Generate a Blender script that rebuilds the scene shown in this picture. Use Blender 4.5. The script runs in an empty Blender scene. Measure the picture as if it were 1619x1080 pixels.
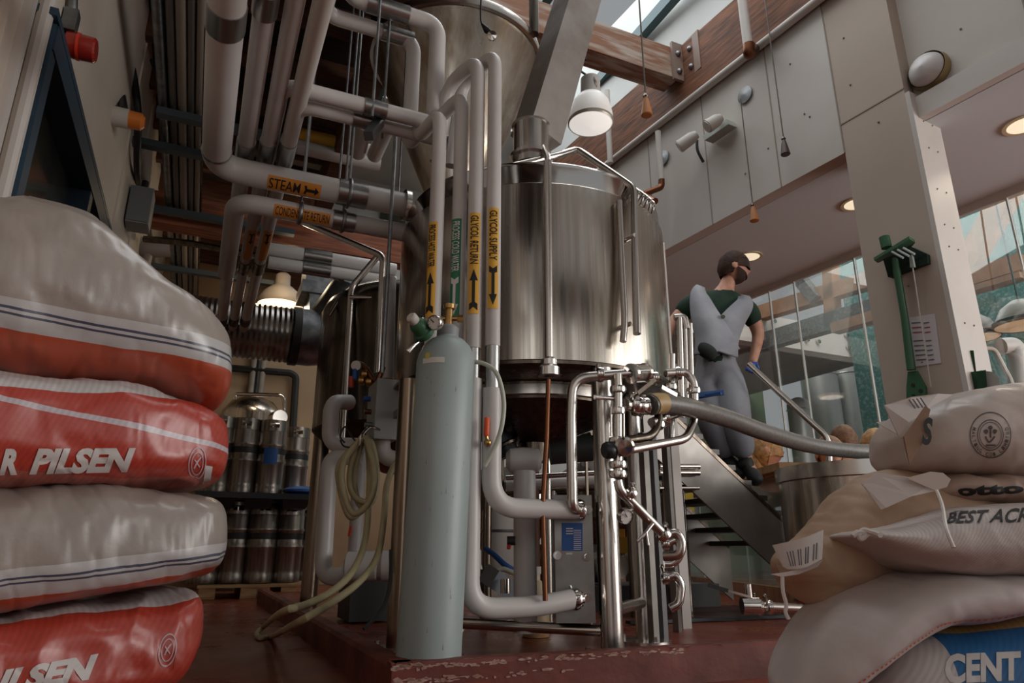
import bpy, bmesh, math, random
from mathutils import Vector, Matrix, noise
random.seed(7)
S = bpy.context.scene
COL = S.collection
PI = math.pi
# ------------------------------------------------------------------ camera
FPX, CX, CY = 1079.3, 809.5, 540.0
HEAD, PITCH, CAMZ = math.radians(24.3), math.radians(17.0), 0.40
FW = Vector((math.sin(HEAD)*math.cos(PITCH), math.cos(HEAD)*math.cos(PITCH), math.sin(PITCH)))
RT = Vector((math.cos(HEAD), -math.sin(HEAD), 0))
UP = RT.cross(FW)
CAM = Vector((0, 0, CAMZ))
HF = Vector((math.sin(HEAD), math.cos(HEAD), 0))
cd = bpy.data.cameras.new('camera'); cam = bpy.data.objects.new('camera', cd); COL.objects.link(cam)
cd.sensor_width = 36; cd.lens = 36*FPX/1619; cd.clip_start = 0.05
m = Matrix((RT, UP, -FW)).transposed().to_4x4(); m.translation = CAM
cam.matrix_world = m
S.camera = cam
# ------------------------------------------------------------------ light and exposure
S.view_settings.view_transform = 'Standard'; S.view_settings.look = 'None'
S.view_settings.gamma = 1; S.view_settings.use_curve_mapping = False
S.view_settings.exposure = -0.92
w = bpy.data.worlds.new('sky'); S.world = w; w.use_nodes = True
bg = w.node_tree.nodes['Background']; bg.inputs[0].default_value = (0.93, 0.97, 1.0, 1); bg.inputs[1].default_value = 0.58
S.cycles.max_bounces = 8; S.cycles.diffuse_bounces = 4; S.cycles.glossy_bounces = 4
S.cycles.transmission_bounces = 6; S.cycles.transparent_max_bounces = 12
S.cycles.sample_clamp_indirect = 4; S.cycles.caustics_reflective = False; S.cycles.caustics_refractive = False
def area(name, loc, rot, sx, sy, e, col):
    l = bpy.data.lights.new(name, 'AREA'); l.shape = 'RECTANGLE'; l.size = sx; l.size_y = sy; l.energy = e; l.color = col
    o = bpy.data.objects.new(name, l); COL.objects.link(o); o.location = loc; o.rotation_euler = [math.radians(r) for r in rot]; return o
# unseen area fills added at front and side; daylight at skylight and far glazing
area('front_fill', (-4.5, -6.5, 4.2), (78, 0, -40), 12, 6, 130, (1, .975, .95))  # added fill from the left for the right walls
area('side_fill', (7.5, -2.2, 3.0), (84, 0, 66), 6, 4, 430, (1, .98, .96))  # added fill from the right for the left wall
area('front_fill', (2.5, -7.5, 2.6), (92, 0, 0), 14, 6, 250, (1, .98, .955))  # added frontal fill to lift the overall brightness
area('side_fill', (7.2, -3.0, 1.3), (100, 0, 32), 5, 2.4, 420, (1, .97, .94))  # added low fill aimed up at the soffit
area('skylight_daylight', (2.5, 4.2, 6.4), (0, 0, 0), 2.6, 6.0, 300, (.95, .98, 1))
area('far_room_daylight', (8.0, 5.5, 6.2), (0, 0, 0), 4, 8, 520, (.97, 1, .98))

# ------------------------------------------------------------------ pixel -> place helpers
def ray(px, py): return FW + RT*((px-CX)/FPX) - UP*((py-CY)/FPX)
def G(px, py, hd): r = ray(px, py); return CAM + r*(hd/r.dot(HF))
def Zp(px, py, z): r = ray(px, py); return CAM + r*((z-CAMZ)/r.z)
def Yp(px, py, y): r = ray(px, py); return CAM + r*(y/r.y)
def Xp(px, py, x): r = ray(px, py); return CAM + r*(x/r.x)
def PL(px, py, p0, n):
    r = ray(px, py); return CAM + r*((p0-CAM).dot(n)/r.dot(n))
def V(*a): return Vector(a)
def PX(p): v = p-CAM; d = v.dot(FW); return CX+FPX*v.dot(RT)/d, CY-FPX*v.dot(UP)/d

# ------------------------------------------------------------------ materials
def lin(c):
    out = []
    for v in c[:3]:
        v = v/255
        out.append(v/12.92 if v <= .04045 else ((v+.055)/1.055)**2.4)
    return (*out, 1)
MATS = {}
def M(name, col=(200,200,200), rough=.5, metal=0, col2=None, scale=4, stretch=(1,1,1), detail=4, ramp=(.35,.65),
      bump=0, bscale=40, bstretch=(1,1,1), spec=.5, coat=0, emit=None, estr=0, rvar=0, trans=0, alpha=1, coord='Object'):
    if name in MATS: return MATS[name]
    mt = bpy.data.materials.new(name); mt.use_nodes = True
    nt = mt.node_tree; N = nt.nodes; L = nt.links; b = N['Principled BSDF']
    b.inputs['Base Color'].default_value = lin(col); b.inputs['Roughness'].default_value = rough
    b.inputs['Metallic'].default_value = metal; b.inputs['Specular IOR Level'].default_value = spec
    b.inputs['Coat Weight'].default_value = coat; b.inputs['Coat Roughness'].default_value = .15
    b.inputs['Transmission Weight'].default_value = trans; b.inputs['Alpha'].default_value = alpha
    if emit: b.inputs['Emission Color'].default_value = lin(emit); b.inputs['Emission Strength'].default_value = estr
    tc = N.new('ShaderNodeTexCoord')
    def nz(sc, st, det=4):
        mp = N.new('ShaderNodeMapping'); mp.inputs['Scale'].default_value = st; L.new(tc.outputs[coord], mp.inputs[0])
        n = N.new('ShaderNodeTexNoise'); n.inputs['Scale'].default_value = sc; n.inputs['Detail'].default_value = det
        L.new(mp.outputs[0], n.inputs[0]); return n
    if col2 is not None:
        n = nz(scale, stretch, detail); r = N.new('ShaderNodeValToRGB')
        r.color_ramp.elements[0].position, r.color_ramp.elements[1].position = ramp
        r.color_ramp.elements[0].color, r.color_ramp.elements[1].color = lin(col), lin(col2)
        L.new(n.outputs[0], r.inputs[0]); L.new(r.outputs[0], b.inputs['Base Color'])
    if rvar:
        n = nz(scale, stretch, detail); mr = N.new('ShaderNodeMapRange')
        mr.inputs[1].default_value = .3; mr.inputs[2].default_value = .7
        mr.inputs[3].default_value = max(.02, rough-rvar); mr.inputs[4].default_value = rough+rvar
        L.new(n.outputs[0], mr.inputs[0]); L.new(mr.outputs[0], b.inputs['Roughness'])
    if bump:
        n = nz(bscale, bstretch, 3); bp = N.new('ShaderNodeBump'); bp.inputs['Strength'].default_value = bump
        bp.inputs['Distance'].default_value = .01
        L.new(n.outputs[0], bp.inputs['Height']); L.new(bp.outputs[0], b.inputs['Normal'])
    MATS[name] = mt
    return mt
white_pipe = M('white pipe insulation', (206,202,199), .38, col2=(194,188,183), scale=2.5, bump=.05, bscale=9)
tape = M('aluminium band', (170,168,165), .3, 1, bump=.1, bscale=30)
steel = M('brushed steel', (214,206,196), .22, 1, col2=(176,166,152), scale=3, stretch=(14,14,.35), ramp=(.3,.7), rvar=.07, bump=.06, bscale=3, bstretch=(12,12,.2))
hopper_steel = M('weathered hopper steel', (214,206,194), .33, 1, col2=(160,142,122), scale=2.2, stretch=(5,5,.6), rvar=.08, bump=.15, bscale=2, bstretch=(5,5,.5))
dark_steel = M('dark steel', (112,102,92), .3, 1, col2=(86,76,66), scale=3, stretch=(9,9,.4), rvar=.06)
chrome = M('polished steel', (214,208,202), .13, 1)
tube_steel = M('tube steel', (204,197,190), .24, 1)
dull_steel = M('dull steel plate', (150,146,142), .45, 1, col2=(124,118,113), scale=5, rvar=.1)
galv = M('galvanised metal', (150,152,154), .42, 1, col2=(118,120,122), scale=14)
black = M('black rubber', (26,26,27), .55)
black_plastic = M('black plastic', (32,33,35), .4)
brass = M('brass', (176,140,88), .3, 1)
copper = M('brown copper', (120,78,56), .4, 1)
white_paint = M('white paint', (206,200,193), .55, col2=(198,190,182), scale=2)
white_wall = M('white wall panel', (205,198,190), .6, col2=(196,187,178), scale=1.2, bump=.03, bscale=30)
soffit_m = M('soffit paint', (212,219,222), .7)
left_wall_m = M('warm wall paint', (218,206,192), .6, col2=(200,186,170), scale=.9, bump=.05, bscale=20)
back_wall_m = M('tan wall paint', (178,150,118), .6, col2=(160,132,100), scale=1)
dark_ceiling = M('dark timber ceiling', (52,38,31), .8, col2=(34,26,22), scale=4)
joist_m = M('reddish joist timber', (104,66,46), .75, col2=(70,44,32), scale=3, stretch=(1,9,9))
timber = M('old timber', (132,82,52), .7, col2=(84,50,32), scale=4, stretch=(8,.7,8), bump=.35, bscale=6, bstretch=(6,.6,6))
timber_x = M('old cross timber', (142,98,72), .75, col2=(180,164,150), scale=3, stretch=(.7,5,5), ramp=(.45,.62), bump=.3, bscale=6, bstretch=(.6,6,6))
roof_m = M('white roof panel', (206,208,204), .6, col2=(190,193,190), scale=1)
teal = M('teal frame paint', (62,92,98), .5)
blue_frame = M('blue window frame', (44,70,88), .45, col2=(34,56,72), scale=3)
floor_m = M('red epoxy floor', (134,62,42), .33, col2=(100,44,31), scale=3, rvar=.13, bump=.12, bscale=8, ramp=(.3,.7))
curb_m = M('red painted curb', (112,46,31), .6, col2=(84,34,24), scale=5, bump=.25, bscale=18, rvar=.1)
wear_m = M('worn concrete edge', (168,140,124), .6, col2=(128,62,44), scale=9, ramp=(.42,.58))
glass = M('window glass', (235,245,242), .03, trans=1, alpha=.16, spec=.5)
dark_glass = M('dark reflective glass', (44,52,52), .08, col2=(84,84,66), scale=1.6, stretch=(1,1,.6), coat=.6)
green = M('green plastic', (46,92,62), .45)
grey_box = M('grey painted box', (134,136,136), .5)
cyl_paint = M('pale grey green paint', (158,170,168), .42, col2=(148,160,158), scale=2, bump=.04, bscale=14)
yellow = M('yellow label', (226,172,62), .5); green_label = M('green label', (36,118,80), .5)
ink = M('black ink', (24,23,22), .6); white_ink = M('white ink', (218,214,210), .6)
lamp_glow = M('lit lamp glass', (255,250,240), .4, emit=(255,250,242), estr=1.2)
warm_glow = M('warm lit bulb', (255,220,170), .4, emit=(255,214,160), estr=6)
can_glow = M('warm can light', (255,240,214), .4, emit=(255,238,205), estr=1.4)
blue_m = M('blue plastic', (36,84,150), .5); red_m = M('red plastic', (190,52,36), .45); orange_m = M('orange plastic', (226,88,40), .45)

# ------------------------------------------------------------------ mesh builder
class MB:
    def __init__(s): s.v = []; s.f = []; s.uv = {}
    def add(s, vs, fs):
        o = len(s.v); s.v += [Vector(v) for v in vs]; s.f += [tuple(i+o for i in f) for f in fs]; return o
    def box(s, c, d, rot=None, taper=1):
        x, y, z = d[0]/2, d[1]/2, d[2]/2; k = taper
        vs = [V(-x,-y,-z),V(x,-y,-z),V(x,y,-z),V(-x,y,-z),V(-x*k,-y*k,z),V(x*k,-y*k,z),V(x*k,y*k,z),V(-x*k,y*k,z)]
        if rot is not None: vs = [rot @ v for v in vs]
        c = Vector(c); s.add([c+v for v in vs], [(3,2,1,0),(4,5,6,7),(0,1,5,4),(1,2,6,5),(2,3,7,6),(3,0,4,7)]); return s
    def bar(s, a, b, wd, ht, upv=(0,0,1)):
        a = Vector(a); b = Vector(b); d = (b-a); l = d.length; d = d.normalized(); sd_ = d.cross(Vector(upv)).normalized(); u = sd_.cross(d)
        s.box((a+b)/2, (l, wd, ht), Matrix((d, sd_, u)).transposed()); return s
    def tube(s, pts, r, seg=12, closed=False, caps=True):
        pts = [Vector(p) for p in pts]; n = len(pts)
        rs = r if isinstance(r, (list, tuple)) else [r]*n
        T = []
        for i in range(n):
            if closed: t = pts[(i+1) % n]-pts[i-1]
            else: t = pts[min(i+1, n-1)]-pts[max(i-1, 0)]
            T.append(t.normalized() if t.length > 1e-9 else V(0,0,1))
        nrm = T[0].orthogonal().normalized(); rings = []
        for i in range(n):
            if i: 
                nrm = nrm - T[i]*nrm.dot(T[i]); nrm = nrm.normalized() if nrm.length > 1e-6 else T[i].orthogonal().normalized()
            bn = T[i].cross(nrm)
            rings.append([pts[i]+(nrm*math.cos(2*PI*k/seg)+bn*math.sin(2*PI*k/seg))*rs[i] for k in range(seg)])
        o = len(s.v)
        for rg in rings: s.v += rg
        m_ = n if closed else n-1
        for i in range(m_):
            for k in range(seg):
                a = o+i*seg+k; b = o+i*seg+(k+1) % seg; j = (i+1) % n
                s.f.append((a, b, o+j*seg+(k+1) % seg, o+j*seg+k))
        if caps and not closed:
            s.f.append(tuple(o+k for k in reversed(range(seg)))); s.f.append(tuple(o+(n-1)*seg+k for k in range(seg)))
        return s
    def cyl(s, a, b, r, r2=None, seg=20): return s.tube([a, b], [r, r if r2 is None else r2], seg)
    def lathe(s, prof, c=(0,0,0), ax=(0,0,1), seg=40, close=False):
        ax = Vector(ax).normalized(); x = ax.orthogonal().normalized() if abs(ax.z) < .999 else V(1,0,0); y = ax.cross(x); c = Vector(c); o = len(s.v)
        for r, z in prof:
            r = max(r, 1e-4)
            for k in range(seg):
                a = 2*PI*k/seg; s.v.append(c+ax*z+(x*math.cos(a)+y*math.sin(a))*r)
        for i in range(len(prof)-1):
            for k in range(seg):
                s.f.append((o+i*seg+k, o+i*seg+(k+1) % seg, o+(i+1)*seg+(k+1) % seg, o+(i+1)*seg+k))
        return s
    def ball(s, c, r, seg=14, sc=(1,1,1)):
        c = Vector(c); n = seg//2; vs = []; fs = []
        for i in range(n+1):
            t = PI*i/n
            for k in range(seg):
                a = 2*PI*k/seg; vs.append(c+V(r*sc[0]*math.sin(t)*math.cos(a), r*sc[1]*math.sin(t)*math.sin(a), r*sc[2]*math.cos(t)))
        for i in range(n):
            for k in range(seg): fs.append((i*seg+k, (i+1)*seg+k, (i+1)*seg+(k+1) % seg, i*seg+(k+1) % seg))
        s.add(vs, fs); return s
    def torus(s, c, R, r, ax=(0,0,1), seg=28, rs=8):
        ax = Vector(ax).normalized(); x = ax.orthogonal().normalized(); y = ax.cross(x); c = Vector(c)
        return s.tube([c+(x*math.cos(2*PI*k/seg)+y*math.sin(2*PI*k/seg))*R for k in range(seg)], r, rs, closed=True)
    def prism(s, poly, dv):
        dv = Vector(dv); n = len(poly); poly = [Vector(p) for p in poly]
        s.add(poly+[p+dv for p in poly], [tuple(range(n)), tuple(reversed(range(n, 2*n)))]+[(i, i+n, (i+1) % n+n, (i+1) % n) for i in range(n)]); return s
    def quad(s, a, b, c, d): s.add([a, b, c, d], [(0, 1, 2, 3)]); return s
WPOS = {}
def obj(name, mb, mat, parent=None, smooth=True, ang=.7, fix=True):
    me = bpy.data.meshes.new(name)
    vs = mb.v; xs = [v.x for v in vs]; ys = [v.y for v in vs]; zs = [v.z for v in vs]
    c = V((min(xs)+max(xs))/2, (min(ys)+max(ys))/2, min(zs))
    me.from_pydata([v-c for v in vs], [], mb.f)
    if fix:
        bm = bmesh.new(); bm.from_mesh(me); bmesh.ops.remove_doubles(bm, verts=bm.verts, dist=1e-6)
        bmesh.ops.recalc_face_normals(bm, faces=bm.faces); bm.to_mesh(me); bm.free()
    if mb.uv:
        lay = me.uv_layers.new(name='UVMap')
        for lp in me.loops: lay.data[lp.index].uv = mb.uv[lp.vertex_index]
    me.materials.append(mat)
    if smooth: me.shade_smooth(); me.set_sharp_from_angle(angle=ang)
    o = bpy.data.objects.new(name, me); COL.objects.link(o); WPOS[o.name] = c
    if parent is not None: o.parent = parent; o.location = c-WPOS[parent.name]
    else: o.location = c
    return o
def tag(o, label, cat, group=None, kind=None):
    o['label'] = label; o['category'] = cat
    if group: o['group'] = group
    if kind: o['kind'] = kind
    return o
def thing(name, label, cat, loc=(0,0,0), group=None):
    o = bpy.data.objects.new(name, None); COL.objects.link(o); o.location = loc; WPOS[o.name] = Vector(loc)
    o.empty_display_size = .05
    return tag(o, label, cat, group)
def struct(name, mb, mat, smooth=False):
    o = obj(name, mb, mat, None, smooth); o['kind'] = 'structure'; return o
def dup(root, off, label, group=None):
    def cp(o, par):
        c = o.copy(); COL.objects.link(c)
        if par is not None: c.parent = par
        for ch in o.children: cp(ch, c)
        return c
    r = cp(root, None); r.location = Vector(root.location)+Vector(off); r['label'] = label
    if group: r['group'] = group
    return r
def fillet(pts, rad, n=6):
    pts = [Vector(p) for p in pts]; out = [pts[0]]
    for i in range(1, len(pts)-1):
        a, b, c = pts[i-1], pts[i], pts[i+1]; r = min(rad, (a-b).length*.49, (c-b).length*.49)
        p, q = b+(a-b).normalized()*r, b+(c-b).normalized()*r
        for k in range(n+1):
            t = k/n; out.append(p*(1-t)**2+b*2*t*(1-t)+q*t*t)
    out.append(pts[-1]); return out
def smoothpts(pts, n=8, closed=False):
    pts = [Vector(p) for p in pts]; N_ = len(pts); out = []
    for i in range(N_ if closed else N_-1):
        if closed: p0, p1, p2, p3 = pts[i-1], pts[i], pts[(i+1) % N_], pts[(i+2) % N_]
        else: p0, p1, p2, p3 = pts[max(i-1,0)], pts[i], pts[i+1], pts[min(i+2, N_-1)]
        for k in range(n):
            t = k/n; out.append(.5*((2*p1)+(p2-p0)*t+(2*p0-5*p1+4*p2-p3)*t*t+(3*p1-p0-3*p2+p3)*t**3))
    if not closed: out.append(pts[-1])
    return out
def pipe(name, label, cat, pts, r, mat=None, rad=.06, seg=14, parent=None, group=None):
    o = obj(name, MB().tube(fillet(pts, rad), r, seg), mat or white_pipe, parent)
    if label: tag(o, label, cat, group)
    return o
TXT = {}
def text2d(s, sx=1., shear=0., bold=.0, sub=.12, spacing=1.):
    key = (s, sx, shear, bold, sub)
    if key in TXT: return TXT[key]
    cu = bpy.data.curves.new('t', 'FONT'); cu.body = s; cu.size = 1; cu.shear = shear; cu.offset = bold; cu.space_character = spacing; cu.resolution_u = 3
    o = bpy.data.objects.new('t', cu); COL.objects.link(o)
    dg = bpy.context.evaluated_depsgraph_get(); me = bpy.data.meshes.new_from_object(o.evaluated_get(dg))
    bpy.data.objects.remove(o); bpy.data.curves.remove(cu)
    bm = bmesh.new(); bm.from_mesh(me); bpy.data.meshes.remove(me)
    bmesh.ops.remove_doubles(bm, verts=bm.verts, dist=1e-4); bmesh.ops.triangulate(bm, faces=bm.faces)
    for _ in range(3):
        es = [e for e in bm.edges if e.calc_length() > sub]
        if not es: break
        bmesh.ops.subdivide_edges(bm, edges=es, cuts=1); bmesh.ops.triangulate(bm, faces=bm.faces)
    bm.verts.index_update()
    xs = [v.co.x for v in bm.verts]; ys = [v.co.y for v in bm.verts]; x0, x1, y0, y1 = min(xs), max(xs), min(ys), max(ys)
    vs = [((v.co.x-x0)/(x1-x0), (v.co.y-y0)/(y1-y0)) for v in bm.verts]; fs = [tuple(v.index for v in f.verts) for f in bm.faces]
    bm.free(); TXT[key] = (vs, fs, (x1-x0)/(y1-y0)); return TXT[key]
def put_text(s, fn, bold=.01, shear=0., sub=.12, spacing=1.):
    """lettering laid on a surface: fn maps unit (x along line, y up) to a point"""
    vs, fs, asp = text2d(s, 1, shear, bold, sub, spacing); mb = MB(); mb.add([fn(x, y) for x, y in vs], fs); return mb
# ------------------------------------------------------------------ the room
R5 = math.radians(-5)
RD = V(math.sin(R5), math.cos(R5), 0); RTN = V(math.cos(R5), -math.sin(R5), 0)
c0 = G(1395, 500, 4.2); c0.z = 0
def W(s, t, z): return c0+RD*s+RTN*t+V(0, 0, z)
def wp(px, py, t=0): return PL(px, py, c0+RTN*t, RTN)
def ws(px, py, t=0): return (wp(px, py, t)-c0).dot(RD)
RROT = Matrix((RD, -RTN, V(0,0,1))).transposed()      # local x along the wall
def wbox(mb, s0, s1, t0, t1, z0, z1):
    return mb.box(W((s0+s1)/2, (t0+t1)/2, (z0+z1)/2), (abs(s1-s0), abs(t1-t0), z1-z0), RROT)
XL, YB, ZC, ZS, ZR = -.72, 9.0, 4.05, 3.112, 5.6
b = MB(); b.box((4.5, 2, -.05), (18, 24, .1)); struct('floor', b, floor_m)
b = MB(); b.box((2.3, 4.3, .025), (3.4, 4.7, .05)); struct('floor_slab', b, floor_m)
b = MB(); b.box((XL-.06, 4.0-2.9, 2), (.12, 2.78, 4.2)); b.box((XL-.06, 6.72, 2), (.12, 4.78, 4.2)); b.box((XL-.06, 3.41, .45), (.12, 1.84, .9)); b.box((XL-.06, 3.41, 3.16), (.12, 1.84, 1.94))
struct('wall_left', b, left_wall_m)
b = MB(); b.box((XL+.006, 2.2, 2.1), (.012, .012, 4)); b.box((XL+.006, 4.75, 2.1), (.012, .012, 4)); b.box((XL+.006, 5.6, 2.1), (.012, .012, 4))
struct('trim_1', b, left_wall_m)
b = MB(); b.tube([(XL+.03, 2.46, .9), (XL+.03, 2.46, 3.4)], .026, 10); b.box((XL+.012, 2.36, 2.2), (.024, .05, 3.9)); struct('trim_2', b, white_paint)
# blue framed window in the left wall
wf = thing('window_1', 'blue framed window in the left wall', 'window', (XL, 3.41, .9)); wf['kind'] = 'structure'
b = MB(); z0, z1, y0, y1 = .9, 2.19, 2.49, 4.33
b.box((XL, (y0+y1)/2, z1-.05), (.14, y1-y0, .1)); b.box((XL, (y0+y1)/2, z0+.03), (.14, y1-y0, .06))
for y in (y0+.03, 3.62, y1-.045): b.box((XL, y, (z0+z1)/2), (.13, .075, z1-z0))
b.box((XL+.02, (y0+y1)/2, z1+.02), (.1, y1-y0+.1, .03))
obj('window_frame', b, blue_frame, wf, False)
b = MB(); b.box((XL-.03, (y0+y1)/2, (z0+z1)/2), (.012, y1-y0, z1-z0)); obj('pane', b, dark_glass, wf, False)
# back wall and dark ceiling over the pipe rack
b = MB(); b.box((1.0, YB+.06, 2.0), (3.5, .12, 4.1)); struct('wall_back', b, back_wall_m)
b = MB(); b.box((3.4, YB+.06, 5.0), (8.3, .12, 2.0)); b.box((4.0, YB+.06, 2.0), (2.5, .12, 4.0)); struct('wall_back_upper', b, roof_m)
b = MB(); b.box((2.32, YB-.02, 4.9), (.75, .05, .62)); struct('window_2', b, dark_glass)
b = MB(); b.box((.1, 4.4, ZC+.03), (1.7, 9.3, .06)); struct('ceiling', b, dark_ceiling)
b = MB(); b.box((.93, 6.6, 4.9), (.06, 4.8, 1.7)); struct('wall_fascia', b, dark_ceiling)
for i in range(14):
    b = MB(); b.box((.1, 1.2+i*.58, ZC-.1), (1.66, .07, .2)); o = struct('trim_joist', b, joist_m)
def timb(name, label, a, bb, wd, ht, mat, up=(0,0,1)):
    m_ = MB().bar(a, bb, wd, ht, up); o = obj(name, m_, mat, None, False); return tag(o, label, 'beam')
timb('timber_beam', 'reddish timber beam running back beside the left pipe rack, under the dark ceiling', (.78, 1.6, 3.72), (.78, 8.9, 3.72), .16, .3, joist_m)
timb('timber_beam', 'red timber crossbeam at the back, behind the hanging white pipes', (-.7, 6.3, 3.3), (2.1, 6.3, 3.3), .18, .3, M('red crossbeam timber', (164,98,66), .7, col2=(118,66,44), scale=4, stretch=(.7,8,8), bump=.3, bscale=8, bstretch=(.6,6,6)))
# roof with skylight
xr = 3.72
b = MB(); b.box((1.15, 4.3, ZR+.03), (.5, 9.5, .06)); b.box((2.6, 8.0, ZR+.03), (2.6, 2.0, .06)); struct('ceiling_roof', b, roof_m)
b = MB()
for y in (1.2, 2.5, 3.8, 5.1, 6.4): b.box((2.55, y, ZR+.02), (2.4, .06, .1))
for x in (1.4, 2.55, 3.69): b.box((x, 4.2, ZR+.02), (.09, 5.9, .13))
struct('window_3', b, teal)
# right wall: upper panels, column, soffit
b = MB(); wbox(b, .07, 4.8, 0, .12, ZS, 4.455); wbox(b, -4, -.40, .12, .2, ZS+.0, 6.0); struct('wall_right', b, white_wall)
b = MB(); wbox(b, -.02, 4.9, .02, .14, 5.065, 6.2); struct('wall_right_upper', b, roof_m)
b = MB()
for s in (.62, 1.35, 2.1, 2.9): wbox(b, s, s+.008, -.004, .01, ZS, 4.45)
for s in (-1.1, -1.9): wbox(b, s, s+.008, .112, .125, ZS, 5.5)
wbox(b, .068, .078, -.004, .01, ZS, 4.45); wbox(b, -.40, .07, -.004, .005, 3.335, 3.343)
struct('trim_3', b, M('panel seam', (150,138,126), .7))
b = MB(); wbox(b, -.40, .07, -.0, .3, 0, 6.0); struct('trim_column', b, M('column panel', (186,170,156), .6, col2=(178,162,148), scale=1.3))
b = MB(); wbox(b, -.43, -.40, .0, .3, 0, 3.3); struct('trim_jamb', b, white_paint)
b = MB(); wbox(b, -4, 5, .125, 1.62, ZS, ZS+.06); struct('ceiling_soffit', b, soffit_m)
b = MB(); wbox(b, -4, -.43, .06, .13, ZS-.0, ZS+.16); struct('trim_4', b, white_paint)
b = MB(); wbox(b, -4, 5.5, 1.56, 1.60, ZS-.07, ZS-.0); struct('trim_5', b, white_paint)
b = MB()
def screws(pl, t=0):
    for s, z in pl: b.ball(W(s, t-.002, z), .008, 8)
screws([(-.05+.0, 3.6), (-.06, 4.0), (-.2, 3.2), (.30, 3.55), (.34, 3.6), (.4, 4.1), (.95, 3.4), (1.0, 3.9), (-.2, 2.0), (-.2, 1.5), (.56, 3.4), (.7, 3.5)])
screws([(-.75, 3.6), (-1.0, 3.25), (-1.25, 3.3), (-.8, 4.0)], .12)
struct('trim_screws', b, M('screw heads', (140,130,120), .5))
b = MB()
for z in (3.1, 2.2, 2.35, 1.7, 2.6, 2.9): b.ball(W(-.432, .1, z), .006, 8); b.ball(W(-.432, .2, z), .006, 8)
struct('trim_screws', b, MATS['screw heads'])
# glass wall behind the aisle
edges = [-4, -.2, .75, ws(1372, 560, 1.56), ws(1268, 560, 1.56), ws(1226, 560, 1.56), 3.4, 6.0]
edges = sorted(edges)
for i in range(len(edges)-1):
    b = MB(); wbox(b, edges[i]+.006, edges[i+1]-.006, 1.57, 1.582, -.3, ZS-.05); struct('window_%d' % (4+i), b, glass)
b = MB()
for e in edges[1:-1]: wbox(b, e-.006, e+.006, 1.565, 1.587, -.3, ZS-.05)
struct('trim_6', b, M('glass joint', (196,200,198), .4))
# low glass partition with timber ledge
pa, pb = G(1256, 870, 4.66), G(1085, 870, 7.1); pa.z = pb.z = 0; pd = (pb-pa).normalized(); pn = V(pd.y, -pd.x, 0)
b = MB(); b.bar(pa+V(0,0,.08), pb+V(0,0,.08), .07, .16); struct('trim_7', b, M('timber kick board', (160,116,74), .5, col2=(128,86,54), scale=5, stretch=(1,6,1)))
b = MB()
for i in range(3):
    q0 = pa.lerp(pb, i/3+.004); q1 = pa.lerp(pb, (i+1)/3-.004); b.bar(q0+V(0,0,.53), q1+V(0,0,.53), .012, .74)
struct('window_14', b, M('low partition glass', (120,140,128), .06, trans=0, alpha=.45, spec=.6))
b = MB(); q0 = pa-pd*.12; b.bar(q0+V(0,0,.93)+pn*.12, pb+V(0,0,.93)+pn*.12, .42, .05)
tag(obj('ledge_table', b, M('pale timber ledge', (186,140,92), .5, col2=(160,116,72), scale=4, stretch=(1,6,1)), None, False), 'pale timber ledge on the low glass partition, where the children sit', 'table')
# the room behind the glass
b = MB(); wbox(b, -5, 4.2, 6.0, 6.1, -.3, 5.2); struct('wall_far', b, M('speckled teal wall', (52,92,88), .75, col2=(116,142,136), scale=26, ramp=(.5,.72), detail=8))
b = MB(); b.box((7.2, 10.6, 2.6), (6.6, .12, 5.8)); struct('wall_far_back', b, M('green lit wall', (112,124,104), .7, col2=(96,120,84), scale=.8))  # green light falling on this wall is put into its colour
TR = M('pale truss timber', (178,136,104), .75, col2=(150,110,82), scale=4, bump=.2, bscale=8)
def truss(px0, py0, px1, py1, wpx, label, t=4.2, mat=None):
    a, e = wp(px0, py0, t), wp(px1, py1, t); dd = (a-CAM).dot(FW); wd = wpx*dd/FPX
    timb('truss_timber', label, a, e, .18, wd, mat or TR, RTN.cross((e-a).normalized()))
truss(1190, 500, 1420, 430, 22, 'long sloping roof timber behind the glass, left of the column')
truss(1195, 545, 1420, 478, 26, 'lower roof timber behind the glass, left of the column', 4.2, M('dark truss timber', (84,82,84), .7, col2=(130,116,104), scale=30, ramp=(.5,.7)))
truss(1312, 400, 1318, 520, 17, 'upright timber post high behind the glass, left of the column')
truss(1255, 430, 1292, 475, 16, 'short diagonal brace behind the glass, left of the upright post', 4.1, MATS['dark truss timber'])
truss(1320, 520, 1420, 490, 16, 'orange toned timber under the trusses, just left of the column', 4.0)
truss(1526, 425, 1600, 295, 34, 'wide diagonal brace behind the glass, right of the column', 4.2)
truss(1515, 448, 1619, 415, 26, 'sloping roof timber behind the glass, right of the column', 4.1)
truss(1530, 462, 1619, 436, 9, 'thin batten under the roof timber, right of the column', 4.0)
# white glazed bulkhead with bolt fittings
yb = 7.6
def yq(px, py): return Yp(px, py, yb)
za, zb_ = yq(1289, 512).z, yq(1289, 556).z
b = MB(); b.box((7.0, yb+.1, (za+zb_)/2), (6.2, .2, za-zb_)); tag(obj('bulkhead', b, white_paint, None, False), 'white bulkhead beam with bolt fittings behind the glass', 'beam')
b = MB(); b.box((7.0, 9.25, zb_+.02), (6.2, 2.9, .04)); struct('ceiling_far', b, M('far ceiling', (150,146,140), .7))
for i, (px, py) in enumerate([(1222,509),(1225,530),(1269,519),(1289,523),(1274,538),(1292,541),(1336,531),(1353,535),(1339,550),(1356,553)]):
    p = yq(px, py); b = MB(); b.lathe([(.0,-.05),(.035,-.05),(.04,-.02),(.02,-.02),(.02,.0)], p, (0,1,0), 12)
    tag(obj('bolt_fitting', b, tube_steel), 'round steel bolt fitting on the white bulkhead behind the glass', 'fitting', 'bolt fittings on the bulkhead')
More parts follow.
